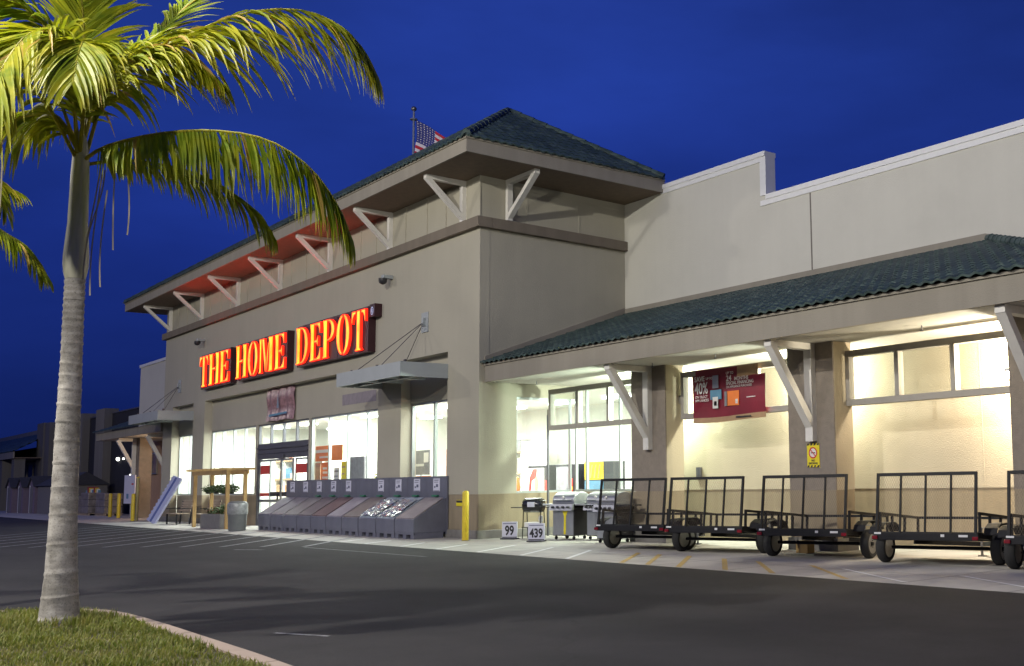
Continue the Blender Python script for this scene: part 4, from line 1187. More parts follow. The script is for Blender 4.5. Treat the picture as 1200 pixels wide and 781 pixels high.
# ================================================================== DISPLAY BINS
bin_cols = [(0.24, 0.225, 0.255), (0.225, 0.21, 0.225), (0.21, 0.195, 0.195), (0.15, 0.128, 0.135), (0.15, 0.098, 0.098), (0.285, 0.262, 0.3), (0.18, 0.15, 0.143), (0.3, 0.345, 0.405), (0.375, 0.42, 0.48), (0.255, 0.225, 0.232)]
BW = 1.182
bin_lab = ['grey merchandise bin at the left end of the row, pale sloping top', 'second bin from the left, pale grey sloping top with a price card',
 'third bin from the left, mid grey top reflecting the light', 'fourth bin from the left, with a dark brown top', 'fifth bin from the left, with a reddish brown top',
 'sixth bin from the left, pale lilac top and no price card', 'bin with a dark brown top just left of the two shiny wrapped ones',
 'left one of the two bins with shiny plastic over the top', 'right one of the two bins with shiny plastic over the top', 'bin at the right end of the row, showing its whole grey side']
M['wrap'] = plain('crumpled clear plastic', (0.30,0.34,0.38), 0.12, 0.3, var=0.5, scale=5, bump=0.9, bscale=9, coat=1.0)
M['green_tag'] = plain('green tag', (0.03,0.20,0.10), 0.5)
def make_bin(x0, i):
    b = thing('merchandise_bin', bin_lab[i], 'bin', (x0+BW/2, -0.5, 0), group='grey bins in a row under the front windows')
    w = BW/2-.03; yf, yb = -0.52, 0.46
    g = MB()
    prof = [(yf,.16),(yf,.52),(yb-.02,1.09),(yb-.02,.16)]
    g.prism(prof, lambda y, z: (-w,y,z), lambda y, z: (w,y,z))
    g.build('body', M['bin'], b, bevel=0.012)
    g = MB()
    for xx in (-w, -.1, w-.2): g.box(xx, xx+.2, yf+.02, yb-.1, 0, .16)
    g.box(-w, w, yf+.01, yf+.05, .115, .16)
    g.build('pallet_foot', M['bin'], b)
    mt = plain('sloping top', bin_cols[i], 0.5 if i not in (7,8) else 0.25, var=0.25, scale=2.5, bump=0.25, bscale=12)
    n = Vector((0,-.57,.98)).normalized()
    g = MB()
    y0, z0, y1, z1 = yf+.02, .535, yb-.10, 1.065
    g.hexa([(-w+.03,y0,z0),(w-.03,y0,z0),(w-.03,y1,z1),(-w+.03,y1,z1)], [(-w+.03,y0,z0+.03),(w-.03,y0,z0+.03),(w-.03,y1,z1+.03),(-w+.03,y1,z1+.03)])
    g.build('sloping_top', mt, b)
    if i in (7, 8):
        g = MB(); nx, ny = 9, 12
        vs = [(-w+.05+(2*w-.1)*a/nx, y0+(y1-.15-y0)*c/ny, z0+.055+(z1-z0)*(c/ny)*.84+rnd.uniform(0,.028)) for c in range(ny+1) for a in range(nx+1)]
        g.add(vs, [(c*(nx+1)+a, c*(nx+1)+a+1, (c+1)*(nx+1)+a+1, (c+1)*(nx+1)+a) for c in range(ny) for a in range(nx)])
        g.build('plastic_wrap', M['wrap'], b)
    g = MB(); g.box(-w-.026, w+.026, yb-.02, yb+.03, .1, 1.68)
    bk = g.build('back_panel', M['bin'], b)
    if i != 5:
        MB().box(-.19,.19,yb-.032,yb-.022,1.26,1.62).build('price_card', M['paper'], bk)
        g = MB()
        for (a, c, z_, hh) in ((-.12,.12,1.56,.02),(-.14,.10,1.51,.015),(-.02,.10,1.38,.08),(-.13,-.05,1.36,.05),(-.17,.17,1.265,.02)):
            g.box(a, c, yb-.036, yb-.033, z_, z_+hh)
        g.build('card_print', M['ink_blue'], bk)
    if i not in (0,1): MB().box(-.16,.14,yb-.10,yb-.03,1.12,1.16).build('green_tag', M['green_tag'], b)
    return b
for i in range(10): make_bin(-13.43+BW*i, i)

# ================================================================== TRAILERS
def make_trailer():
    t = thing('utility_trailer', '', 'trailer', group='black utility trailers lined up along the arcade')
    PIT = Matrix.Rotation(R(-5.0), 4, 'X')
    Z0 = Matrix.Translation((0,0,.30))
    MM = Z0 @ PIT @ Z0.inverted()      # nose down, tail up
    wd = 0.86; yr, yf = -0.66, 1.10
    g = MB(MM)
    for s in (-1,1): g.box(s*wd-.03, s*wd+.03, yr, yf, .40, .50)
    g.box(-wd+.03, wd-.03, yr, yr+.08, .40, .50); g.box(-wd+.03, wd-.03, yf-.06, yf, .40, .50)
    for k in range(4): yy = yr+.35+k*.38; g.box(-wd+.03, wd-.03, yy, yy+.04, .41, .46)
    g.box(-wd-.04, wd+.04, yr-.05, yr, .36, .48)
    g.bar((-wd+.05,yf-.3,.37), (-.03,yf+.95,.37), .06, .08); g.bar((wd-.05,yf-.3,.37), (.03,yf+.95,.37), .06, .08)
    fr = g.build('frame', M['black_metal'], t, bevel=0.006)
    MB(MM).box(-wd+.04, wd-.04, yr+.08, yf-.06, .461, .485).build('deck', plain('dark deck boards', (0.05,0.04,0.032), 0.8, var=0.3, scale=4), t)
    g = MB(MM)
    for s in (-1,1):
        g.bar((s*wd,yr+.12,.80), (s*wd,yf,.80), .045, .045)
        for yy in (yr+.14, yr+.62, yr+1.15, yf-.02): g.bar((s*wd,yy,.49), (s*wd,yy,.79), .04, .04)
    g.bar((-wd,yf-.02,.80), (wd,yf-.02,.80), .045, .045)
    g.build('side_rail', M['black_metal'], t)
    # ramp gate
    GM = MM @ Matrix.Translation((0,yr-.02,.42)) @ Matrix.Rotation(R(-3.0), 4, 'X')
    g = MB(GM); gw = 0.87; gh = 1.04
    g.box(-gw, -gw+.042, -.021, .021, .0, gh); g.box(gw-.042, gw, -.021, .021, .0, gh)
    g.box(-gw+.05, gw-.05, -.026, .026, gh-.05, gh); g.box(-gw+.05, gw-.05, -.026, .026, .0, .05)
    for k in (1,2,3): xx = -gw+2*gw*k/4; g.box(xx-.017, xx+.013, -.016, .016, .05, gh-.045)
    gate = g.build('ramp_gate', M['black_metal'], t)
    g = MB(GM); st = .042; xa, xb, za, zb = -gw+.05, gw-.05, .05, gh-.05
    H_ = zb-za; slope = 0.5
    k = xa - H_*slope*2
    def seg(x0, z0, x1, z1):
        d = Vector((x1-x0,0,z1-z0)).normalized(); p = Vector((-d.z,0,d.x))*.0012
        g.add([(x0-p.x,0.03,z0-p.z),(x0+p.x,0.03,z0+p.z),(x1+p.x,0.03,z1+p.z),(x1-p.x,0.03,z1-p.z)], [(0,1,2,3)])
    while k < xb + H_*slope*2:
        for sg in (1,-1):
            # line x = k + sg*slope*(z-za)
            z_lo, z_hi = za, zb
            def xat(z): return k + sg*slope*(z-za)
            ts = sorted([za + (xa-k)/(sg*slope), za + (xb-k)/(sg*slope)])
            lo = max(za, ts[0]); hi = min(zb, ts[1])
            if hi > lo + .01: seg(xat(lo), lo, xat(hi), hi)
        k += st
    g.build('gate_mesh', plain('expanded steel mesh', (0.16,0.13,0.10), 0.4, 0.7), gate)
    for s in (-1,1):
        w_x = s*(wd+.14)
        ty = MB().lathe((w_x-.08,0,.26), [(0.20,0.0),(0.23,0.0),(0.255,.03),(0.26,.08),(0.255,.13),(0.23,.16),(0.19,.16),(0.17,.14),(0.17,.02),(0.19,0),(0.20,0)], 26, axis='x', caps=False).build('wheel', M['rubber'], t, smooth=True)
        MB().lathe((w_x-.065,0,.26), [(0.02,0),(0.17,0),(0.18,.02),(0.12,.05),(0.12,.09),(0.18,.12),(0.17,.135),(0.02,.11)], 20, axis='x').build('rim', M['rim'], ty, smooth=True)
        g = MB(); 
        for k2 in range(5):
            a = 2*math.pi*k2/5; g.lathe((w_x+s*.055,.06*math.cos(a),.26+.06*math.sin(a)), [(0.009,-.01),(0.009,.01)], 6, axis='x')
        g.lathe((w_x+s*.05,0,.26), [(0.035,-.015),(0.035,.03)], 10, axis='x')
        g.build('hub', M['black_metal'], ty)
        # fender
        g = MB()
        prof = [(-.42,.50),(-.36,.60),(-.20,.66),(.20,.66),(.36,.60),(.42,.50)]
        for (y0,z0),(y1,z1) in zip(prof[:-1], prof[1:]):
            xo, xi = w_x+s*.11, s*(wd+.03)
            a, b = min(xo,xi), max(xo,xi)
            g.hexa([(a,y0,z0),(b,y0,z0),(b,y1,z1),(a,y1,z1)], [(a,y0,z0+.012),(b,y0,z0+.012),(b,y1,z1+.012),(a,y1,z1+.012)])
        g.build('fender', M['black_metal'], t)
        MB(MM).box(s*(wd-.0)-.05, s*(wd-.0)+.05, yr-.085, yr-.05, .37, .43).build('tail_light', M['red_lens'], t, bevel=0.01)
    g = MB(); g.tube([(-wd-.02,0,.26),(wd+.02,0,.26)], .03, 8); g.build('axle', M['black_metal'], t)
    MB(MM).box(wd-.28, wd-.13, yr-.056, yr-.051, .42, .455).build('reflector_label', M['white_label'], t)
    MB(MM).box(-wd-.02, -wd+.10, yr-.056, yr-.051, .455, .485).build('reflector_label', M['white_label'], t)
    MB(MM).box(.28, .34, yr-.056, yr-.051, .42, .46).build('reflector_label', M['white_label'], t)
    g = MB(); g.tube([(.10,yf+.6,.02),(.10,yf+.6,.50)], .025, 8); g.box(.04,.16,yf+.54,yf+.66,0,.02); g.tube([(.10,yf+.6,.5),(.22,yf+.6,.5)], .012, 6)
    g.build('jack', M['rim'], t)
    return t
TH = R(15)
tr0 = make_trailer()
tr_lab = ['black trailer at the left end of the row, beside the grills', 'second trailer from the left, in front of the sale banner bay', 'middle trailer of the row, in front of the no smoking pier',
          'fourth trailer from the left, its gate in front of the warm lit wall', 'trailer cut off by the right edge of the picture']
for i, (lx, ly) in enumerate(((6.40,-.30),(8.55,-.12),(11.12,-.02),(13.82,.02),(16.3,.10))):
    t = tr0 if i == 0 else copy_tree(tr0)
    cx_ = lx + 0.98*math.cos(TH); cy2 = ly + 0.98*math.sin(TH)
    t.location = (cx_, cy2, 0); t.rotation_euler = (0,0,TH); t['label'] = tr_lab[i]
w_ = MB().box(-.16,.16,-.1,.1,0,.24).build('wooden_block', M['arbor'], None, bevel=0.01, loc=(11.05,0.9,0)); tag(w_, 'short orange timber block on the ground under the middle trailer', 'wood block')

# ================================================================== GRILLS AND PRICE SIGNS
def big_grill(x, y, rz, lidmat, cabmat, label, yellow=False, width=0.62):
    g_ = thing('gas_grill', label, 'grill', (x,y,0), rz, group='barbecue grills under the arcade')
    w = width/2
    MB().box(-w,w,-.26,.36,.10,.78).build('cabinet', cabmat, g_, bevel=0.012)
    if yellow:
        MB().box(-w+.02,w-.02,-.272,-.262,.12,.74).build('cabinet_door', M['stainless'], g_)
        MB().add([(-.04,-.28,.70),(.14,-.28,.70),(.08,-.28,.6),(.07,-.28,.14),(.01,-.28,.14),(0,-.28,.6)], [(0,1,2,3,4,5)]) 
        yb = MB(); yb.add([(-.02,-.276,.72),(.16,-.276,.72),(.10,-.276,.6),(.09,-.276,.14),(.02,-.276,.14),(.03,-.276,.6)], [(0,1,2,3,4,5)]); yb.build('yellow_ribbon', M['print_yellow'], g_)
    else:
        for s in (-1,1): MB().box(min(0,s*(w-.02))+.006,max(0,s*(w-.02))-.006,-.272,-.262,.12,.74).build('cabinet_door', M['stainless'], g_)
    MB().box(-w-.02,w+.02,-.30,.37,.78,.90).build('firebox', M['grill_black'], g_, bevel=0.01)
    # lid with a rounded top
    prof = [(-.27,.90),(-.27,1.0)] + [( -.27+.64*(.5-.5*math.cos(R(a))), 1.0+.20*math.sin(R(a))) for a in range(15,166,15)] + [(.37,1.0),(.37,.90)]
    g = MB(); g.prism(prof, lambda a, z: (-w,a,z), lambda a, z: (w,a,z)); lid = g.build('lid', lidmat, g_, smooth=True, bevel=0.01)
    g = MB(); g.tube([(-w+.08,-.33,1.0),(w-.08,-.33,1.0)], .014, 8); g.tube([(-w+.1,-.27,1.0),(-w+.1,-.33,1.0)], .01, 6); g.tube([(w-.1,-.27,1.0),(w-.1,-.33,1.0)], .01, 6); g.build('handle', M['stainless'], lid)
    MB().lathe((0,-.285,1.07), [(0.035,0),(0.035,.02)], 12, axis='y').build('thermometer', M['print_white'], lid)
    # control panel, tilted
    g = MB(); g.hexa([(-w-.02,-.38,.74),(w+.02,-.38,.74),(w+.02,-.30,.74),(-w-.02,-.30,.74)],[(-w-.02,-.34,.90),(w+.02,-.34,.90),(w+.02,-.28,.90),(-w-.02,-.28,.90)]); cp = g.build('control_panel', M['stainless'], g_)
    for k in range(4): MB().lathe((-w+.1+k*(2*w-.2)/3,-.385,.82), [(0.03,-.03),(0.03,.03)], 10, axis='y').build('knob', M['print_black'], cp)
    for s in (-1,1):
        x0, x1 = (w+.02, w+.36) if s > 0 else (-w-.36, -w-.02)
        MB().box(x0,x1,-.26,.24,.86,.90).build('side_shelf', M['stainless'] if yellow else M['grill_black'], g_, bevel=0.008)
    for sx_ in (-1,1):
        for sy2 in (-1,1): MB().lathe((sx_*(w-.06)-.015,sy2*.2,.05), [(0.045,0),(0.045,.03)], 12, axis='x').build('wheel', M['rubber'], g_)
    return g_
big_grill(2.45, 1.25, R(14), M['stainless'], M['grill_grey'], 'large stainless grill with a yellow ribbon, behind the 439 price sign', True, .72)
big_grill(3.35, 1.62, R(12), M['stainless'], M['grill_grey'], 'stainless grill with a rounded lid, between the ribbon grill and the first trailer')
big_grill(4.72, 0.95, R(12), M['stainless'], M['grill_black'], 'grill with pale knobs seen through the gate of the first trailer')
big_grill(4.05, 2.35, R(8), M['grill_black'], M['grill_black'], 'black lidded grill at the back of the group, behind the rounded stainless one')
cg = thing('charcoal_grill', 'small black barrel grill on thin legs, behind the 99 price sign', 'grill', (1.12,1.0,0), R(35), group='barbecue grills under the arcade')
g = MB(); g.lathe((-.27,0,.86), [(0.02,0),(0.17,.01),(0.19,.04),(0.19,.50),(0.17,.53),(0.02,.54)], 20, axis='x'); g.build('barrel', M['grill_black'], cg, smooth=True)
for sx_ in (-.24,.24):
    for sy2 in (-.18,.18): MB().tube([(sx_,sy2*.6,.75),(sx_,sy2,0.0)], .012, 6).build('leg', M['black_metal'], cg)
MB().box(-.27,.27,-.16,.16,.28,.30).build('shelf', M['black_metal'], cg)
MB().box(-.58,-.28,-.15,.15,.80,.82).build('side_shelf', M['black_metal'], cg); MB().box(.28,.55,-.15,.15,.80,.82).build('side_shelf', M['black_metal'], cg)
MB().box(-.1,.1,-.198,-.19,.82,.95).build('tag_card', M['paper'], cg)
MB().tube([(.30,-.12,.98),(.30,.12,.98)], .012, 6).build('handle', M['stainless'], cg)
MB().box(-.2,.2,-.15,.1,.302,.42).build('boxed_parts', M['print_white'], cg)
MB().lathe((.2,.0,.5), [(0.03,-.1),(0.06,-.05),(0.06,.05),(0.03,.1)], 10).build('gas_bottle', M['white_label'], cg)

cg2 = copy_tree(cg); cg2.location = (1.55,1.75,0); cg2.rotation_euler = (0,0,R(10)); cg2['label'] = 'dark barrel grill half hidden behind the small black one'
def price_sign(x, y, rz, txt, label):
    s = thing('price_sign', label, 'sign', (x,y,0), rz, group='white price boards in front of the grills')
    MB().box(-.22,.22,-.015,.015,.03,.45).build('board', M['paper'], s)
    MB().box(-.2,.2,-.15,.15,0,.03).build('foot', M['print_black'], s)
    MB().box(-.19,.19,-.018,-.0155,.39,.41).build('header_print', M['ink_blue'], s)
    MB().box(-.21,.21,-.018,-.0155,.04,.06).build('footer_print', M['ink'], s)
    text_mesh(txt, (.34 if len(txt) < 3 else .30), M['ink'], 'numerals', s, (0,-.018,.11), (1,0,0), (0,0,1), .001, .010, .78, 'CENTER')
    return s
price_sign(0.84, 0.45, R(30), '99', 'white price board reading 99 at the foot of the small black grill')
price_sign(2.52, 0.20, R(34), '439', 'white price board reading 439 at the foot of the ribbon grill')
sh = MB().box(-.14,.14,-.16,.16,.0,.85).build('stack_board', M['paper'], None); 
bpy.data.objects.remove(sh)

# ================================================================== MACHINES BEHIND THE GLASS OF THE FIRST BAY
def vending(x, y, label, face, name='vending_machine', w=1.0, h=2.0):
    v = thing(name, label, 'vending machine', (x,y,0), 0, group='machines behind the glass')
    MB().box(-w/2,w/2,0,.8,0,h).build('cabinet', M['vending'], v, bevel=0.02)
    face(v, w, h); return v
def face_picture(v, w, h):
    MB().box(-w/2+.05,w/2-.28,-.012,-.002,.3,h-.1).build('picture_front', M['print_white'], v)
    g = MB()
    g.add([(-.55,-.02,1.15),(-.42,-.02,1.15),(-.36,-.02,1.5),(-.1,-.02,1.6),(-.05,-.02,1.88),(-.3,-.02,1.88),(-.5,-.02,1.6)], [(0,1,2,3,4,5,6)]); g.build('printed_red_shape', M['print_red'], v)
    g = MB(); g.add([(-.2,-.026,1.2),(.0,-.026,1.2),(.05,-.026,1.5),(-.08,-.026,1.68),(-.2,-.026,1.5)], [(0,1,2,3,4)]); g.build('printed_tan_shape', M['tan_vinyl'], v)
    MB().box(w/2-.24,w/2-.06,-.02,-.002,1.0,1.5).build('button_panel', M['print_red'], v)
def face_grey(v, w, h):
    MB().box(-w/2+.03,w/2-.4,-.012,-.002,.2,h-.08).build('ribbed_front', M['print_grey'], v)
    MB().box(w/2-.32,w/2-.2,-.02,-.002,1.1,1.55).build('button_panel', M['print_red'], v)
    MB().box(w/2-.32,w/2-.2,-.024,-.02,1.2,1.3).build('yellow_button', M['print_yellow'], v)
def face_yellow(v, w, h):
    MB().box(-w/2+.02,w/2-.02,-.012,-.002,h-.55,h-.02).build('yellow_header', M['print_yellow'], v)
    g = MB()
    for i in range(4): g.add([(-.4+i*.2,-.018,h-.5),(-.34+i*.2,-.018,h-.5),(-.24+i*.2,-.018,h-.1),(-.30+i*.2,-.018,h-.1)], [(0,1,2,3)])
    g.build('header_print', M['tan_vinyl'], v)
    MB().box(-w/2+.02,w/2-.02,-.012,-.002,.2,h-.58).build('glass_front', M['print_blue'], v)
vending(-4.35, 4.6, 'vending machine with a white and red picture front, behind the glass', face_picture, w=1.25, h=2.0)
vending(-2.75, 4.6, 'grey ribbed vending machine behind the glass mullion', face_grey, w=1.15, h=2.0)
vending(-1.25, 4.6, 'cooler with a yellow header and blue front behind the grills', face_yellow, w=1.0, h=2.05)
p_ = thing('wall_notice', 'white returns notice with grey lettering seen through the left glass of the first bay', 'sign', (-6.6, 6.0, 1.9))
MB().box(-.6,.6,-.02,0,0,1.0).build('board', M['print_white'], p_)
text_mesh('returns', .26, M['print_grey'], 'lettering', p_, (0,-.025,.62), (1,0,0), (0,0,1), .001, .004, 1, 'CENTER')
text_mesh('exchanges', .17, M['print_grey'], 'lettering', p_, (0,-.025,.36), (1,0,0), (0,0,1), .001, .002, 1, 'CENTER')
p_ = thing('orange_display', 'orange rounded display beside the picture vending machine', 'display', (-5.5, 4.4, 0))
MB().lathe((0,0,0), [(0.12,0),(0.2,.4),(0.12,.9),(0.22,1.3),(0.16,1.6),(0.03,1.7)], 14).build('shell', M['orange'], p_, smooth=True)
MB().lathe((0,0,0), [(0.26,0),(0.26,.05),(0.05,.06)], 14).build('base', M['dark_frame'], p_)

# posters and displays behind the front windows
def poster(x0, x1, z0, z1, y, mat, label, name='poster', lines=(), lm='print_white'):
    p = thing(name, label, 'poster', ((x0+x1)/2, y, z0))
    w = (x1-x0)/2
    MB().box(-w,w,0,.02,0,z1-z0).build('sheet', M[mat], p)
    MB().box(-.03,.03,.02,.05,-z0,z1-z0).build('stand', M['mullion'], p)
    if lines:
        g = MB()
        for (a, b, c, d) in lines: g.box(-w+2*w*a, -w+2*w*b, -.006, -.001, (z1-z0)*c, (z1-z0)*d)
        g.build('printed_lines', M[lm], p)
    return p
poster(-13.7,-11.2,2.35,2.9,1.0,'print_orange','wide orange poster at the top left of the right entrance window', lines=((.05,.55,.55,.75),(.2,.5,.2,.32)))
poster(-13.1,-12.2,1.3,2.3,1.02,'print_orange','tall orange poster under the wide one beside the doors', lines=((.2,.6,.75,.83),(.2,.65,.6,.68),(.15,.8,.42,.50)))
poster(-13.7,-13.2,1.3,2.3,1.04,'tan_vinyl','narrow peach poster beside the tall orange poster')
poster(-11.9,-11.45,1.3,2.1,1.0,'print_white','narrow white notice between the orange posters and the yellow notice', lines=((.1,.9,.8,.88),(.1,.8,.6,.65)), lm='print_grey')
poster(-11.42,-11.0,1.3,2.3,1.06,'print_yellow','narrow bright yellow notice in the right entrance window', lines=((.15,.85,.78,.84),(.15,.7,.55,.6)), lm='tan_vinyl')
d_ = thing('grey_partition', 'grey partition panel in the right entrance window', 'partition', (-10.3,1.1,0))
MB().box(-.65,.65,0,.08,0.05,2.45).build('panel', M['print_grey'], d_, bevel=0.02); MB().box(-.65,.65,-.1,.18,0,.05).build('foot', M['dark_frame'], d_)
poster(-5.95,-4.75,1.75,2.5,1.0,'print_grey','grey and white poster in the window above the bins', lines=((.05,.7,.35,.45),(.7,.95,.5,.9)))
poster(-5.9,-4.7,1.2,1.72,1.04,'print_white','white notice with an orange band and black lettering above the bins', lines=((.0,1,.72,.98),), lm='print_orange')
g = thing('orange_door_frame', 'orange framed doorway standing inside the window above the bins', 'door frame', (-3.5,1.4,0))
MB().box(-.75,-.5,-.1,.1,0,2.5).build('post', M['orange'], g); MB().box(.5,.75,-.1,.1,0,2.5).build('post', M['orange'], g); MB().box(-.5,.5,-.1,.1,2.28,2.5).build('lintel', M['orange'], g)
MB().box(-.5,.5,.02,.08,0,2.28).build('door_panel', M['print_grey'], g)
xm = thing('leafy_display', 'small leafy tree with pale lights at the right end of the entrance window', 'plant', (-8.6,1.3,0))
g = MB()
for k in range(420):
    z_ = rnd.uniform(1.0,2.3); rr = (2.4-z_)*.42; a = rnd.uniform(0,6.28); r_ = rr*math.sqrt(rnd.random())
    c = Vector((r_*math.cos(a), r_*math.sin(a), z_)); d = Vector((rnd.uniform(-1,1),rnd.uniform(-1,1),rnd.uniform(-1,1))).normalized(); e = d.orthogonal().normalized()
    g.add([c-d*.05,c+e*.02,c+d*.05,c-e*.02], [(0,1,2,3)])
g.build('foliage', M['leaf_dark'], xm)
g = MB()
for k in range(60):
    z_ = rnd.uniform(1.0,2.3); rr = (2.4-z_)*.42; a = rnd.uniform(0,6.28); g.box(rr*math.cos(a)-.02,rr*math.cos(a)+.02,rr*math.sin(a)-.02,rr*math.sin(a)+.02,z_,z_+.04)
g.build('lights', M['print_yellow'], xm)
MB().tube([(0,0,0),(0,0,1.2)], .03, 8).build('trunk', M['wood'], xm)
# shelving rack far inside left windows
racks = ((-26.6,4.6,'tall shelf rack far inside the leftmost window'),(-23.2,3.4,'pale shelf rack behind the left end of the left entrance window'),(-20.9,4.2,'pale shelf rack behind the middle of the left entrance window'),
         (-18.9,5.4,'shelf rack deep inside left of the sliding doors'),(-13.4,6.8,'stocked shelf rack deep inside, seen through the sliding doors'),(-10.4,7.0,'stocked shelf rack behind the right entrance window'))
stock_m = [M['tan_vinyl'], M['tan_vinyl'], M['print_grey'], M['print_orange'], M['print_white'], M['print_white'], M['print_blue'], M['int_wall']]
for q, (xx, yy, lb) in enumerate(racks):
    s = thing('shelf_rack', lb, 'shelf', (xx,yy,0), group='shelf racks inside the shop')
    for a in (-1.1,0,1.1): MB().box(a-.04,a+.04,0,.6,0,3.0).build('upright', M['int_wall'], s)
    for z_ in (.15,.95,1.75,2.55):
        MB().box(-1.06,1.06,-.02,.6,z_,z_+.07).build('shelf_board', M['tan_vinyl'] if z_ > 1 else M['int_wall'], s)
        x1 = -1.0
        while x1 < .9:
            w_ = rnd.uniform(.18,.42)
            MB().box(x1,min(1.02,x1+w_),.05,.5,z_+.075,z_+.075+rnd.uniform(.2,.6)).build('stock_box', rnd.choice(stock_m), s)
            x1 += w_+.04
# ================================================================== STREET THINGS BY THE ENTRANCE
ar = thing('garden_arbor', 'timber arbor of four posts with hanging plants left of the doors', 'arbor', (-17.0,-1.2,0))
for sx_ in (-1.86,1.86):
    for sy2 in (-.3,.3): MB().box(sx_-.06,sx_+.06,sy2-.06,sy2+.06,0,2.05).build('post', M['arbor'], ar, bevel=0.008)
for sy2 in (-.36,.36): MB().box(-2.0,2.0,sy2-.025,sy2+.025,1.95,2.1).build('beam', M['arbor'], ar)
for k in range(5): xx = -1.9+.95*k; MB().box(xx-.02,xx+.02,-.62,.62,2.1,2.18).build('rafter', M['arbor'], ar)
def leaf_clump(mb, c, rx, ry, rz_, n, s=0.05):
    for k in range(n):
        while True:
            p = Vector((rnd.uniform(-1,1),rnd.uniform(-1,1),rnd.uniform(-1,1)))
            if p.length < 1: break
        p = Vector((c[0]+p.x*rx, c[1]+p.y*ry, c[2]+p.z*rz_))
        d = Vector((rnd.uniform(-1,1),rnd.uniform(-1,1),rnd.uniform(-.6,.6))).normalized(); e = d.cross(Vector((rnd.uniform(-1,1),rnd.uniform(-1,1),1))).normalized()
        k2 = s*rnd.uniform(.6,1.3)
        mb.add([p-d*k2, p+e*k2*.45, p+d*k2, p-e*k2*.45], [(0,1,2,3)])
for i, (xx, n) in enumerate(((-1.2,'left'),(-.3,'b'),(.55,'c'),(1.35,'d'))):
    hb = thing('hanging_plant', ['bushy green hanging plant nearest the left post of the arbor','second hanging plant from the left under the arbor','third hanging plant from the left under the arbor','hanging plant nearest the right post of the arbor'][i], 'plant', (-17.0+xx,-1.2,1.15), group='plants hanging in the arbor')
    MB().lathe((0,0,.1), [(0.08,0),(0.14,.16),(0.13,.16),(0.07,.02)], 12).build('pot', M['print_black'], hb)
    g = MB(); leaf_clump(g, (0,0,.28), .40, .26, .17, 230, .06); g.build('foliage', M['leaf_dark'], hb)
    g = MB()
    for s in (-1,1): g.tube([(s*.13,0,.25),(0,0,.82)], .005, 4)
    g.build('hanger', M['steel_cable'], hb)
pl = thing('planter_box', 'grey block planter with green and red plants under the arbor', 'planter', (-16.6,-1.2,0))
MB().box(-1.1,1.1,-.42,.24,0,.52).build('box', plain('planter block', (0.17,0.165,0.16), 0.85, bump=0.4), pl, bevel=0.015)
MB().box(-1.03,1.03,-.36,.18,.5,.53).build('soil', M['soil'], pl)
g = MB(); leaf_clump(g, (-.2,-.1,.62), .9, .25, .16, 420, .055); leaf_clump(g, (.6,-.1,.70), .25, .2, .2, 160, .05); g.build('foliage', M['leaf_dark'], pl)
g = MB(); leaf_clump(g, (-.2,-.12,.66), .85, .25, .15, 160, .035); g.build('flowers', M['flower'], pl)
tcn = thing('trash_can', 'grey round trash can with a clear liner, right of the planter', 'trash can', (-13.25,-1.75,0))
MB().lathe((0,0,0), [(0.27,0),(0.28,.05),(0.31,.70),(0.315,.72)], 20).build('can', M['trash'], tcn, smooth=True)
MB().lathe((0,0,.66), [(0.32,-.10),(0.33,0),(0.33,.22),(0.31,.28),(0.28,.29),(0.22,.2)], 20).build('liner', M['bag'], tcn, smooth=True)
MB().lathe((0,0,.95), [(0.30,0),(0.28,.03),(0.19,.06),(0.18,.01)], 20).build('lid_ring', M['trash'], tcn, smooth=True)
def bench(x, y, rz, label):
    b = thing('park_bench', label, 'bench', (x,y,0), rz, group='slatted benches left of the doors')
    g = MB()
    for k in range(4): g.box(-.75,.75,-.24+k*.125,-.14+k*.125,.43,.46)
    g.build('seat', M['wood'], b)
    g = MB()
    for k in range(5): z_ = .52+k*.1; g.box(-.75,.75,.27+k*.025,.295+k*.025,z_,z_+.08)
    g.build('backrest', M['wood'], b)
    for s in (-1,1):
        MB().bar((s*.68,-.22,0),(s*.68,-.22,.43),.05,.06).build('leg', M['black_metal'], b)
        MB().bar((s*.68,.27,0),(s*.68,.40,1.0),.05,.06).build('leg', M['black_metal'], b)
        MB().bar((s*.72,-.25,.64),(s*.72,.32,.66),.06,.03).build('armrest', M['black_metal'], b)
    return b
bench(-23.3, -.85, 0, 'slatted bench between the leaning panel and the arbor')
bench(-20.6, -.60, 0, 'slatted bench partly behind the left post of the arbor')
pn = thing('leaning_panel', 'tall ribbed white panel with a blue stripe leaning against the wall', 'panel', (-26.2,-1.1,0))
PMt = Matrix.Rotation(R(-26), 4, 'X') @ Matrix.Rotation(R(7), 4, 'Y')
MB(PMt).box(-.72,.72,-.05,.03,0.03,2.2).build('sheet', M['panel_white'], pn, bevel=0.01)
MB(PMt).box(-.22,.10,-.056,-.0505,.05,2.15).build('stripe', M['panel_blue'], pn)
g = MB(PMt)
for k in range(12): g.box(-.80,-.721,-.06,.04,.05+k*.18,.13+k*.18)
g.build('ribs', M['panel_white'], pn)
MB().bar((.35,.05,.02),(.45,.95,1.7),.04,.04).build('prop', M['rim'], pn)
nb = thing('notice_board', 'white notice board on a post behind the nearest left bollard', 'sign', (-36.2,.45,0))
MB().box(-1.0,1.0,-.05,0,.75,2.2).build('board', M['paper'], nb); MB().tube([(0,.05,0),(0,.05,2.2)], .05, 8).build('post', M['rim'], nb)
MB().box(-.5,-.1,-.056,-.051,1.0,1.25).build('print_block', M['print_blue'], nb); MB().box(.4,.8,-.056,-.051,1.7,1.78).build('print_mark', M['print_red'], nb)
yp = thing('yellow_post', 'tall thin pale yellow post rising behind the nearest left bollard', 'post', (-30.75,-.55,0))
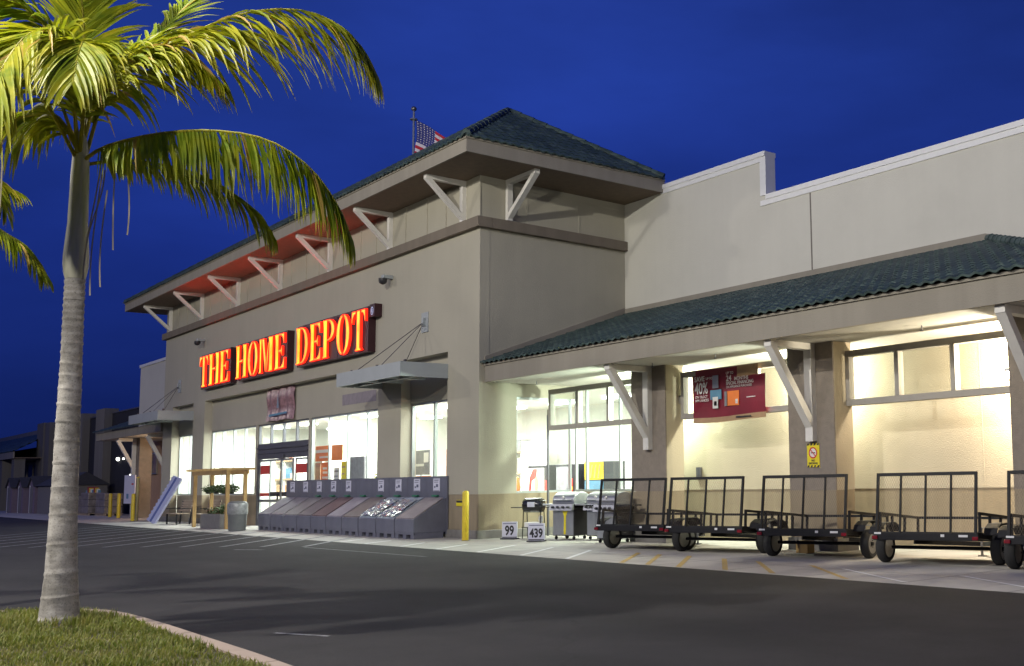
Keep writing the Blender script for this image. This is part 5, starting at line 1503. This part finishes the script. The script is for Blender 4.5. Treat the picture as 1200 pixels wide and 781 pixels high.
MB().tube([(0,0,0),(0,0,2.0)], .06, 10).build('shaft', plain('faded yellow post', (0.42,0.36,0.16), .6), yp)
MB().lathe((0,0,2.0), [(.07,0),(.06,.04),(.01,.06)], 10).build('cap', M['yellow'], yp)

# ================================================================== GARDEN CENTRE, FAR LEFT
gf = thing('garden_fence', 'tall dark screened garden fence with grey pillars at the far left', 'fence', (-46,3,0))
for (a, b) in ((-54.2,-52.0),(-62.2,-57.9),(-72.8,-70.5)):
    MB().box(a+46,b+46,-.4,.4,0,6.65).build('pillar', M['fence_wall'], gf)
for (a, b, h) in ((-52.0,-44.0,6.3),(-57.9,-54.2,6.3),(-70.5,-62.2,6.2)):
    MB().box(a+46,b+46,.05,.12,0,h).build('screen_panel', M['dark_screen'], gf)
    MB().box(a+46,b+46,.0,.2,h,h+.08).build('top_rail', M['dark_frame'], gf)
gc = thing('garden_building', 'low building with a teal roof at the far left edge', 'building', (-75,3,0))
MB().box(-25,2.0,.4,6,0,5.0).build('wall', M['fence_wall'], gc)
MB().box(2.0,6.2,-.3,6,0,6.6).build('pillar', M['fence_wall'], gc)
g = MB(); tile_slope(g, (-28,-2.2,4.45), (1,0,0), (0,1,0), 32.5, 4.6, 2.3, clips=[((4.5,-2.2,0),(1,1,0))], pitch=.6, course=.5, amp=.07); tile_obj(g, 'roof', M['tile'], gc)
MB().box(-28,4.4,-2.25,-2.15,3.95,4.45).build('fascia', M['trim'], gc)
MB().box(-28,4.3,-2.14,.39,3.96,4.02).build('soffit', M['soffit'], gc)
MB().box(1.0,1.99,.41,1.1,4.0,6.3).build('gable_wall', M['fence_wall'], gc)
MB().box(-27,2,1.2,1.6,6.1,6.6).build('parapet', M['trim'], gc)
for xx in (-7.0,-1.4,3.6): MB().box(xx-.5,xx+.5,-2.1,-1.4,0,3.95).build('column', M['fence_wall'], gc)
wf = MB(); wf.box(-5.5,-.5,.3,.4,1.9,2.1); wf.box(-5.5,-.5,.3,.4,3.6,3.8)
for xx in (-5.5,-3.1,-.7): wf.box(xx,xx+.2,.3,.399,2.1,3.6)
wi = wf.build('window', M['trim'], gc); MB().box(-5.3,-.7,.37,.38,2.1,3.6).build('pane', M['print_black'], wi)
def shed(x, y, w, d, h, label, side=False):
    s = thing('garden_shed', label, 'shed', (x,y,0), 0, group='display sheds along the garden fence')
    e = h-.55
    MB().prism([(-w/2,0),(w/2,0),(w/2,e),(0,h),(-w/2,e)], lambda a, z: (a,0,z), lambda a, z: (a,d,z)).build('body', M['shed_trim'], s)
    g = MB()
    for sg in (-1,1): g.hexa([(sg*(w/2+.12),-.1,e-.09),(0,-.1,h+.02),(0,d+.1,h+.02),(sg*(w/2+.12),d+.1,e-.09)], [(sg*(w/2+.12),-.1,e-.02),(0,-.1,h+.09),(0,d+.1,h+.09),(sg*(w/2+.12),d+.1,e-.02)])
    g.build('roof', M['shed_roof'], s)
    MB().box(-w*.22,w*.22,-.03,-.001,.05,1.75).build('door', M['shed'], s)
    MB().box(-w*.28,-w*.22,-.04,-.001,.0,1.85).build('door_trim', M['white_label'], s)
    return s
shed(-65.2,-.2,1.9,2.6,2.35,'lilac display shed cut by the left edge of the picture')
shed(-62.4,0.0,1.9,2.6,2.35,'second display shed from the left, with a narrow gabled front')
shed(-59.7,0.2,1.9,2.6,2.4,'third display shed from the left, gabled front beside the long shed')
ls = thing('long_shed', 'long grey shed with a small window, left of the palm trunk', 'shed', (-54.5,.3,0))
MB().box(-3.8,3.6,0,2.4,0,1.85).build('body', M['shed'], ls)
MB().prism([(-.15,1.8),(1.2,2.6),(2.55,1.8)], lambda a, z: (-4.0,a,z), lambda a, z: (3.8,a,z)).build('roof', M['shed_roof'], ls)
wn_ = MB().box(1.0,2.2,-.03,-.001,1.0,1.5).build('window', M['print_black'], ls); g = MB()
for k in range(2): g.box(1.35+.4*k,1.39+.4*k,-.04,-.03,1.0,1.5)
g.box(1.0,2.2,-.04,-.03,1.23,1.27); g.build('glazing_bar', M['shed'], wn_)
for i, (xx, y_, w_, h_, lb) in enumerate(((-49.6,1.4,1.5,1.0,'low wrapped pallet just right of the palm trunk'),(-47.4,1.2,2.0,1.2,'wrapped pallet of shiny goods in the middle'),(-44.6,1.4,2.1,1.15,'wrapped pallet nearest the left bollards'))):
    p = thing('wrapped_pallet', lb, 'pallet', (xx,y_,0), 0, group='wrapped pallets by the garden fence')
    g = MB()
    for k in range(3): g.box(-w_/2,w_/2,-.45+k*.4,-.35+k*.4,0,.1)
    g.box(-w_/2,w_/2,-.5,.5,.1,.13); g.build('pallet_base', M['wood'], p)
    for r_ in range(3): MB().box(-w_/2+.04,w_/2-.04,-.46,.46,.135+r_*h_/3,.125+(r_+1)*h_/3).build('goods_layer', M['plastic_wrap'], p, bevel=0.03)
gd = thing('wrapped_cart', 'colourful wrapped goods stacked on the pallets beside the fence', 'goods', (-47.6,1.3,1.22))
leafm = [M['print_blue'], M['flower'], M['yellow'], M['print_white']]
for k in range(9):
    MB().box(-1.0+.23*k,-.8+.23*k,-.25+.03*k,.1,0,.25+.25*((k*7)%4)/4).build('carton', leafm[k % 4], gd)

for xx, r_, lb in ((-49.9,.11,'brighter of two small white lamps on the dark fence panel'),(-48.6,.06,'dimmer of two small white lamps on the dark fence panel')):
    fl = thing('fence_lamp', lb, 'lamp', (xx,2.98,3.35), group='small lamps on the garden fence')
    MB().box(-.08,.08,-.06,.07,.1,.2).build('bracket', M['dark_frame'], fl)
    MB().lathe((0,0,0), [(0.01,-r_),(r_*.75,-r_*.7),(r_,0),(r_*.75,r_*.7),(0.01,r_)], 12).build('bulb', M['lamp_white'], fl, smooth=True)

# ================================================================== PALMS
def frond(ctrl, parent, seed, ll=0.75, n=62, droop=1.0, tipage=0.25, start=0.14, ang=0.9, rr=0.02, name='frond', hang=0.35, side_k=0.8, twist=0.5):
    rs = random.Random(seed)
    P = [Vector(c) for c in ctrl]
    # Catmull-Rom
    def cr(t):
        m = len(P)-1; f = min(t*m, m-1e-6); i = int(f); u = f-i
        p0 = P[max(i-1,0)]; p1 = P[i]; p2 = P[i+1]; p3 = P[min(i+2,m)]
        return 0.5*((2*p1)+(p2-p0)*u+(2*p0-5*p1+4*p2-p3)*u*u+(3*p1-p0-3*p2+p3)*u**3)
    NS = 60; pts = [cr(i/NS) for i in range(NS+1)]
    V = []; F = []; A = []
    mid = pts[NS//2]-pts[0]
    bend = Vector((mid.y, -mid.x, 0))
    if bend.length < .05: bend = Vector((1,0,0))
    bend.normalize()
    hue0 = rs.uniform(0.25, 0.75)
    for k in range(n):
        s = start + (0.995-start)*(k/(n-1))
        idx = s*NS; i = min(int(idx), NS-1); p = pts[i].lerp(pts[i+1], idx-i)
        T = (pts[min(i+2,NS)]-pts[max(i-1,0)]).normalized()
        side = T.cross(Vector((0,0,1)))
        if side.length < .25: side = (side + bend*.4)
        side.normalize()
        upn = side.cross(T).normalized()
        prof = min(1.0, 0.45+1.6*(s-start)/(1-start)) * (1.0 if s < .72 else 1.0-0.62*(s-.72)/.28)
        for sg in (-1,1):
            Ln = ll*prof*rs.uniform(.86,1.08)
            fw = ang + 0.55*s
            d = (side*sg*side_k + T*fw*rs.uniform(.75,1.2) + upn*rs.uniform(.0,.3) - Vector((0,0,hang*rs.uniform(.6,1.4)))).normalized()
            q = p.copy(); NSg = 6; w0 = 0.026*rs.uniform(.8,1.25)*(0.8+.4*prof)
            hue = min(1, max(0, hue0+rs.uniform(-.3,.3)))
            dead = 1.0 if rs.random() < .04 else 0.0
            tw = rs.uniform(-twist,twist)
            b = len(V)
            dr = droop*rs.uniform(.75,1.3)
            for j in range(NSg+1):
                u = j/NSg
                wd = w0*(0.55+1.4*u if u < .3 else (1.0-((u-.3)/.7)**1.6)*.97+.03)
                wv = d.cross(upn)
                if wv.length < .1: wv = d.cross(side)
                wv.normalize(); nv = wv.cross(d).normalized()
                wv = (wv*math.cos(tw*u) + nv*math.sin(tw*u))
                fold = nv*wd*.45
                V += [tuple(q-wv*wd+fold), tuple(q), tuple(q+wv*wd+fold)]
                age = min(1.0, max(dead, tipage*max(0,(u-.55)/.45)**1.2*rs.uniform(.4,1.8)))
                A += [(age,hue,0,1)]*3
                if j < NSg:
                    c0 = b+j*3
                    F += [(c0,c0+1,c0+4,c0+3),(c0+1,c0+2,c0+5,c0+4)]
                    q = q + d*(Ln/NSg)
                    d = (d + Vector((0,0,-1))*dr*.34*(0.35+u)).normalized()
    nv0 = len(V)
    # rachis in the same surface
    tb = MB(); tb.tube(pts[::3], [rr*(1-.85*i/20)+.003 for i in range(len(pts[::3]))], 6)
    o_v = tb.v; V += o_v; F += [tuple(nv0+a for a in f) for f in tb.f]; A += [(0.35,.8,0,1)]*len(o_v)
    me = bpy.data.meshes.new(name); me.from_pydata(V, [], F); me.materials.append(M['palm_leaf'])
    ca = me.color_attributes.new('age', 'FLOAT_COLOR', 'POINT'); ca.data.foreach_set('color', np.array(A, dtype=np.float32).ravel())
    me.update()
    o = bpy.data.objects.new(name, me); COL.objects.link(o); o.parent = parent
    return o
def rg(z): return 0
palm = thing('palm_tree', 'near palm with a ringed grey trunk standing in the lawn', 'tree', (12.5,-11.87,0.09), math.atan2(0.7306,0.6825), group='palms on the lawn')
palm.scale = (.925,.925,.925)
# trunk: local x = to the right of the picture, -y = towards the viewer
g = MB()
prof = []; z = 0.02; NR = 0
rings = [0.10,0.34,0.60,0.92,1.25,1.55,1.83,2.08,2.30,2.5,2.68,2.84,2.98,3.11,3.22,3.32,3.41,3.5,3.58,3.66,3.73,3.8,3.87,3.94]
def trad(z):
    pt = [(0,.212),(0.25,.190),(0.6,.163),(1.2,.140),(2.0,.128),(3.0,.112),(3.7,.106),(4.0,.103)]
    for (a,ra),(b,rb) in zip(pt[:-1], pt[1:]):
        if z <= b: return ra+(rb-ra)*(z-a)/(b-a)
    return pt[-1][1]
zs = sorted(set([0.02,3.99]+[round(r_+d,3) for r_ in rings for d in (-.03,-.008,.008,.03)]+[i*.12 for i in range(1,33)]))
vs = []; fs = []; n = 28
def lean(z): return (-0.03*0 + 0.0, 0)
for z in zs:
    rb = trad(z)
    k = min(abs(z-r_) for r_ in rings)
    if k < .009: rb += .0035
    elif k < .032: rb -= .003
    for i in range(n):
        t = 2*math.pi*i/n; rr_ = rb*(1+.012*math.sin(3*t+z*2)+.01*math.sin(7*t-z*5))
        vs.append((rr_*math.cos(t), rr_*math.sin(t), z + .012*math.sin(t+z*1.7)))
for a in range(len(zs)-1):
    for i in range(n): i2 = (i+1) % n; fs.append((a*n+i,a*n+i2,(a+1)*n+i2,(a+1)*n+i))
fs.append(tuple(range((len(zs)-1)*n, len(zs)*n)))
g.add(vs, fs); g.build('trunk', M['trunk'], palm, smooth=True)
g = MB(); g.lathe((0,0,0), [(0.104,3.97),(0.116,4.02),(0.132,4.12),(0.133,4.24),(0.120,4.42),(0.106,4.62),(0.100,4.95),(0.096,5.2),(0.088,5.42),(0.06,5.62),(0.02,5.8)], 24)
g.build('crownshaft', M['shaft'], palm, smooth=True)
# ctrl points: (right, away(+)/towards(-), up)
FR = [
 (dict(ll=1.2,n=88,droop=1.0,hang=.85,side_k=.55), [(0,0,5.45),(.13,.02,6.1),(.55,.05,6.55),(1.1,.05,6.88),(1.85,.0,7.16),(2.6,-.05,7.16),(3.15,-.05,6.88),(3.45,-.05,6.40)]),
 (dict(ll=.92,n=90,droop=1.0,twist=1.0,ang=.25,start=.12,hang=1.3,side_k=.45), [(0,0,5.36),(.35,-.1,5.52),(.95,-.1,5.66),(1.6,-.12,5.68),(2.25,-.15,5.55),(2.75,-.15,5.22),(3.1,-.15,4.75),(3.25,-.15,4.35)]),
 (dict(ll=1.05,n=84,droop=.9,ang=.7,hang=.25,side_k=.8), [(0,-.08,5.45),(0,-.22,6.15),(.01,-.55,6.62),(-.02,-.95,6.55),(-.05,-1.3,6.05),(-.07,-1.55,5.45),(-.08,-1.65,5.0)]),
 (dict(ll=.80,n=60,droop=.6), [(0,0,5.5),(.15,.15,6.4),(.55,.4,6.95),(1.1,.6,7.2),(1.9,.8,7.2)]),
 (dict(ll=.95,n=70,droop=.4,hang=.1), [(0,.05,5.5),(-.08,.1,6.4),(-.18,.2,7.2),(-.32,.2,7.9),(-.6,.1,8.6)]),
 (dict(ll=.95,n=70,droop=.9), [(0,-.05,5.45),(-.3,-.2,6.3),(-.85,-.5,6.75),(-1.5,-.8,6.55),(-2.0,-1.0,5.9)]),
 (dict(ll=.90,n=66,droop=1.1,hang=.9,side_k=.55), [(0,0,5.4),(-.35,.1,5.95),(-.9,.3,6.1),(-1.6,.4,5.8),(-2.1,.5,5.1)]),
 (dict(ll=.95,n=70,droop=1.0,hang=.5), [(-.02,-.08,5.42),(-.35,-.4,6.15),(-.75,-.9,6.2),(-1.05,-1.3,5.7),(-1.2,-1.5,5.1)]),
 (dict(ll=.68,n=56,droop=1.2,hang=.8,side_k=.6), [(0,.05,5.35),(.4,.4,5.5),(.95,.9,5.45),(1.4,1.3,5.15),(1.62,1.5,4.8)]),
 (dict(ll=.85,n=60,droop=.8), [(0,.05,5.5),(-.35,.4,6.6),(-.9,.9,7.2),(-1.7,1.3,7.35)]),
 (dict(ll=.95,n=66,droop=.9,hang=.4), [(.02,-.05,5.45),(.2,-.3,6.2),(.42,-.7,6.5),(.62,-1.1,6.3),(.75,-1.4,5.8)]),
 (dict(ll=.90,n=60,droop=.9), [(-.02,.0,5.5),(-.2,-.1,6.6),(-.5,-.35,7.1),(-.95,-.6,7.15),(-1.4,-.8,6.85)]),
 (dict(ll=.80,n=54,droop=.5,hang=.1), [(0,.1,5.5),(.1,.4,6.6),(.35,.9,7.3),(.5,1.3,7.9)]),
 (dict(ll=.90,n=60,droop=.9,hang=.5), [(0,-.05,5.45),(.1,.1,6.3),(.5,.2,6.75),(1.0,.2,6.75),(1.5,.15,6.4)]),
]
for i, (kw, ctrl) in enumerate(FR):
    frond(ctrl, palm, 20+i, **kw)
# strips hanging from the crown
for (x_, y_, z0, z1) in ((.33,-.1,5.4,3.75),(.24,-.05,5.5,3.95),(.46,.0,5.5,4.3),(.40,-.08,5.0,3.85),(-.62,-.5,5.4,3.3),(-.72,-.5,4.8,4.0),(.18,.1,5.3,4.4),(.55,.1,5.3,4.5)):
    g = MB(); m_ = 10; pp = []
    for k in range(m_+1):
        u = k/m_; pp.append(Vector((x_+.05*math.sin(u*3+x_*9)-.06*u, y_+.02*math.sin(u*5), z0+(z1-z0)*u)))
    for a, b in zip(pp[:-1], pp[1:]):
        w_ = Vector((.007,.003,0)); g.add([a-w_, a+w_, b+w_, b-w_], [(0,1,2,3)])
    g.build('dead_strand', M.setdefault('strip', plain('dry leaf strip', (0.42,0.36,0.26), .8)), palm)


palm2 = thing('palm_tree', 'second palm mostly outside the left edge, only drooping frond tips in view', 'tree', (9.3,-13.4,0.05), math.atan2(0.7306,0.6825), group='palms on the lawn')
palm2.scale = (.9,.9,.9)
MB().tube([(0,0,0),(0.02,0,1.5),(0,0,4.0)], [.22,.16,.12], 18).build('trunk', M['trunk'], palm2, smooth=True)
MB().lathe((0,0,0), [(0.13,3.97),(0.16,4.1),(0.13,4.6),(0.10,5.1),(0.03,5.4)], 20).build('crownshaft', M['shaft'], palm2, smooth=True)
for i, (ctrl) in enumerate(([(0,0,5.0),(.6,.0,5.35),(1.3,0,5.3),(1.95,0,4.95),(2.35,0,4.45)],[(0,0,5.1),(.5,-.3,5.9),(1.2,-.5,6.1),(1.9,-.6,5.7),(2.2,-.6,5.2)],[(0,0,5.1),(.1,.4,6.0),(.4,1.1,6.3),(.7,1.8,6.1)],
                            [(0,0,5.1),(-.5,-.3,6.0),(-1.3,-.5,6.1),(-2,-.6,5.5)],[(0,0,5.1),(-.2,.6,6.0),(-.8,1.4,6.1),(-1.2,2.0,5.5)])):
    frond(ctrl, palm2, 60+i, ll=.7, n=46, droop=1.2)
